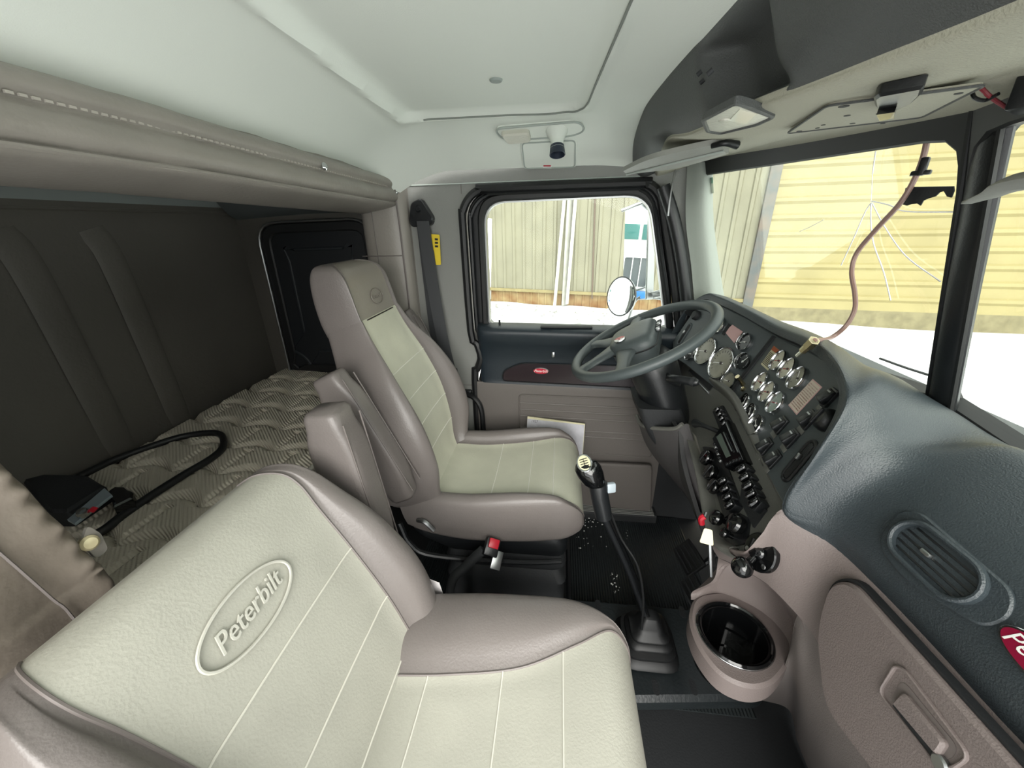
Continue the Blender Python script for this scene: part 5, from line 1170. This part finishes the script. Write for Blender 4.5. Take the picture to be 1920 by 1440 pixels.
mk('base_trim', *boxgeo(Fr((wa(-9)+cn)/2+V((0, -.04, -.60)), (0, 0, 1), nA_), 0, 0, 0, (cn-wa(-9)).length, .05, .08, 0), mat('trim_tan', '#857a55', .7, var=.2), bA, False)
wb = lambda x: V((x, cn.y+.06-.19*(x-cn.x), 0))
corr('slatted_door', wb(4.45), wb(10.9), -.75, 4.5, .34, .05, DOORM, bA, True)
mk('door_sill', *boxgeo(Fr((wb(4.45)+wb(10.9))/2+V((0, .05, -.95)), (0, 0, 1), V((.19, 1, 0))), 0, 0, 0, 6.6, .1, .4, 0), mat('sill_tan', '#7d7559', .8, var=.3), bA, False)
mk('corner_post', *boxgeo(Fr(wb(4.5)+V((0, -.07, 1.7)), (0, 0, 1), V((.19, 1, 0))), 0, 0, 0, .22, .14, 5.8, .01), STL, bA, False)
mk('door_post', *boxgeo(Fr(wb(10.75)+V((0, -.10, 1.7)), (0, 0, 1), V((.19, 1, 0))), 0, 0, 0, .22, .14, 5.8, .01), mat('rust_red', '#7d5246', .8, col2='#8d8b86', vscale=4), bA, False)
corr('vertical_siding', wb(10.95)+V((0, -.05, 0)), wb(24)+V((0, -.05, 0)), -.85, 4.5, .55, .05, mat('siding_pale', '#8f9088', .6, var=.12), bA)
mk('base_wall', *boxgeo(Fr((wb(10.95)+wb(24))/2+V((0, 0, -1.05)), (0, 0, 1), V((.19, 1, 0))), 0, 0, 0, 13.2, .15, .5, 0), CREAMP, bA, False)
# narrow dark seam, two leaning pipes, door frame of the building
def on_wall(px, py, off=.05): n = V((.29, 1, 0)).normalized(); return aP(px, py, wa(0)-n*off, n)
tube('seam_strip', [on_wall(1116, 362), on_wall(1110, 560)], .022, mat('seam_brown', '#5c4f45', .7), bA, 6)
for i, (a, b) in enumerate((((1059, 366), (1040, 572)), ((1080, 364), (1063, 570)))):
    p_ = tube('leaning_pole', [on_wall(*a, .16), on_wall(*b, .16)], .055, mat('pole_white', '#c9c7ba', .7), None, 10, flat=(1, .6)); props(p_, 'white pole leaning on the corrugated wall, %s of the pair' % ('left' if i == 0 else 'right'), 'pole', 'poles against the building')
tube('grey_downpipe', [on_wall(1070, 364, .04), on_wall(1058, 572, .04)], .11, mat('pipe_grey', '#9b9a94', .6, var=.2), bA, 8, flat=(1, .5))
wd_ = thing('white_doorway', on_wall(912, 560), 'white door frame at the left end of the corrugated wall', 'doorway')
q = [on_wall(*p, .08) for p in ((890, 408), (921, 410), (918, 562), (890, 560))]; nn_ = V((-.29, -1, 0)).normalized(); fX = Fr(q[0], nn_)
prism('frame', fX, [fX.uv(p) for p in q], -.1, .05, WHITE, wd_); prism('opening', fX, [fX.uv(on_wall(*p, .08)) for p in ((885, 430), (905, 436), (911, 470), (911, 560), (885, 560))], .05, .06, mat('door_shade', '#9b9a80', .8), wd_)
ba = thing('snow_bank', wa(0)+V((.6, -1, GZ)), 'low snow and gravel bank at the foot of the corrugated wall', 'snow bank', None, 'stuff')
rr_ = random.Random(3)
gsn = []
for k in range(170):
    x = rr_.uniform(-2.6, 2.6); off = rr_.uniform(.3, 1.7); p = wa(x)-V((.29, 1, 0)).normalized()*off; r = rr_.uniform(.02, .07); z = GZ+.13*math.exp(-((off-.6)/1.1)**2)+.05
    gsn.append(boxgeo(Fr(p+V((0, 0, z)), (rr_.uniform(-.5, .5), rr_.uniform(-.5, .5), 1)), 0, 0, 0, r*2.2, r*1.6, r, r*.4, 1))
mk('gravel_clods', *merge(*gsn), mat('clod', '#8d8a84', .9, col2='#e6e6e6', vscale=8), ba)['kind'] = 'stuff'
rows = [[V((x, 11.2-.29*x-o, GZ+.05+h*(.8+.2*math.sin(x*3)))) for o, h in ((.0, .10), (.5, .12), (1.1, .06), (1.9, -.04))] for x in [-8+.6*i for i in range(21)]]
sheet('bank', rows, SNOW, ba, .1, ku=2, kv=3)
# west-coast mirror outside the driver window
mr_ = thing('door_mirror', (.48, 2.0, .98), 'tall rectangular truck mirror on a bracket outside the driver window', 'mirror')
MX = mat('mirror_glass', '#e9eef0', .01, metal=1)
mc = aY(1196, 477, 2.0)
def tgt_normal(p, q):  # mirror normal sending the eye's ray at p on to q
    return ((EYE-p).normalized()+(V(q)-p).normalized()).normalized()
TR = V((-10.5, 9.0, .55))
fN = Fr(mc, tgt_normal(mc, TR))
def onN(px, py): return fN.uv(aP(px, py, fN.o, fN.z))
mq2 = [onN(*p) for p in ((1173, 391), (1215, 380), (1210, 560), (1167, 562))]
mq2 = [(-.056, -.205), (.056, -.205), (.056, .205), (-.056, .205)] if abs(mq2[0][0]) > .3 else mq2
prism('mirror_housing', fN, round_poly(inset(mq2, -.007), .012, 3), -.04, -.001, STEEL, mr_, .003); prism('mirror_face', fN, inset(mq2, .001), -.001, .001, MX, mr_)
for k, (a, b) in enumerate((((1165, 395), (1216, 378)), ((1190, 558), (1240, 560)))): tube('mirror_arm', [aY(*a, 2.02), aY(*b, 2.0), aY(1250, b[1]+20, 1.75)], .008, STEEL, mr_, 8, 4)
tube('mirror_arm', [aY(1178, 600, 1.9), aY(1195, 560, 1.95), aY(1238, 545, 1.85), aY(1250, 540, 1.6)], .006, STEEL, mr_, 8, 4)
tube('mirror_clamp', [aY(1226, 553, 1.9), aY(1240, 550, 1.88)], .016, STEEL, mr_, 8)
cm = thing('convex_mirror', (.40, 1.9, .85), 'round convex mirror below the tall door mirror', 'mirror')
cq = aY(1164, 556, 1.9); fc = Fr(cq, (-.80, -.56, .12))
rr = .092
lathe('mirror_shell', fc, [(.0005, -.035), (rr*.6, -.03), (rr*.95, -.012), (rr, .0), (rr*.97, .003)], STEEL, cm, 36)
lathe('mirror_face', fc, [(rr*.97, .001)]+[(rr*.97*math.cos(a), .001+.014*math.sin(a)) for a in [math.pi/2*k/10 for k in range(1, 10)]]+[(.0005, .015)], MX, cm, 40)
loop_tube('mirror_rim', [fc(rr*.98*math.cos(a), rr*.98*math.sin(a), .002) for a in [2*math.pi*k/40 for k in range(40)]], .003, RUBBER, cm, 6, fd=fc.z)
ca = aY(1183, 540, 1.95); tube('mirror_arm', [cq+V((.03, .04, .03)), ca, aY(1200, 548, 2.0)], .005, STEEL, cm, 6, 4)
# the parked truck seen in the mirror
pt4 = thing('parked_truck', TR+V((0, 0, -1.5)), 'white truck with blue bumper parked in the yard behind, seen in the door mirror', 'truck')
toM = (mc-TR); toM.z = 0; toM.normalize(); fT4 = Fr(V((TR.x, TR.y, 0)), toM)
bxt = lambda n, c, s, mt, b=.03: mk(n, *boxgeo(fT4, *c, *s, b), mt, pt4)
bxt('hood', (0, .0, -1.0), (1.25, 1.5, 1.8), WHITE, .15); bxt('cab', (0, .75, -2.5), (2.1, 1.9, 1.6), WHITE, .15); bxt('grille', (0, -.05, -.06), (.85, 1.0, .1), mat('grille_grey', '#4f5355', .5))
for x in (-.43, -.14, .14, .43): bxt('grille_bar', (x, -.05, .0), (.03, 1.0, .04), WHITE, .004)
ringplate('grille_surround', fT4, round_poly([(-.5, -.62), (.5, -.62), (.5, .52), (-.5, .52)], .1), round_poly([(-.42, -.55), (.42, -.55), (.42, .44), (-.42, .44)], .08), -.05, .04, WHITE, pt4)
for x in (-.52, .52): bxt('windscreen', (x, 1.3, -1.68), (.92, .55, .06), mat('screen_teal', '#3f6f6b', .1), .01)
for s in (-1, 1): bxt('fender', (s*.85, -.35, -.9), (.5, .7, 1.4), WHITE, .15); bxt('headlamp', (s*.85, -.2, -.16), (.28, .2, .1), CHROME, .02)
bxt('bumper', (0, -.86, .1), (2.2, .34, .25), mat('bumper_blue', '#2f6db5', .3), .04); bxt('bumper_plate', (.55, -.82, .24), (.5, .16, .02), WHITE, .003); bxt('valance', (0, -1.2, .0), (2.0, .34, .2), BLACK, .02)
for s in (-1, 1):
    for zz in (-.9, -3.0): lathe('wheel', Fr(fT4(s*.95-.0, -1.05, zz), fT4.x, (0, 0, 1)), [(.0005, -.15), (.3, -.15), (.5, -.12), (.5, .12), (.3, .15), (.0005, .15)], RUBBER, pt4, 24)
mk('marker_cone', *lathegeo(Fr(fT4(.75, -1.5, .8), (0, 0, 1), fT4.z), [(.16, 0), (.16, .03), (.10, .04), (.03, .55), (.0005, .56)], 20), mat('cone_orange', '#d4572a', .5), None); props(bpy.data.objects['marker_cone'], 'orange traffic cone before the parked truck in the mirror', 'traffic cone')
# this truck's own hood under snow, seen over the dash
hd_ = sheet('truck_hood', [[V((x, y, z)) for x, z in ((.80, .86), (1.1, .84), (1.6, .80), (2.1, .70), (2.4, .45))] for y in (.1, .3, .68, 1.05, 1.25)], SNOW, None, .05, ku=5, kv=5)
props(hd_, 'white snow-covered truck hood seen through the windshield over the dash', 'truck hood')
tube('wiper', [aX(1650, 672, .76), aX(1700, 690, .76), aX(1776, 714, .76)], .0028, BLACK, None, 6, 4); props(bpy.data.objects['wiper'], 'thin black wiper arm lying at the foot of the windshield', 'wiper')
# melted snow drops on the mat
dr_ = thing('snow_crumbs', (.1, 1.2, .005), 'scattered melting snow crumbs on the rubber mat beside the gear lever', 'snow', None, 'stuff')
gsn = []
for k in range(100):
    px, py = (rr_.gauss(1112, 18), rr_.gauss(968, 20)) if k < 62 else ((rr_.gauss(1152, 5), rr_.uniform(1070, 1112)) if k < 82 else (rr_.uniform(1080, 1200), rr_.uniform(960, 1060)))
    p = aZ(px, py, .009); r = rr_.uniform(.0008, .0028)
    if p.y < .95: continue
    gsn.append(boxgeo(Fr(p, (rr_.uniform(-.5, .5), rr_.uniform(-.5, .5), 1)), 0, 0, 0, r*rr_.uniform(1, 3), r*2, r, r*.4, 1))
mk('crumbs', *merge(*gsn), WHITE, dr_)['kind'] = 'stuff'
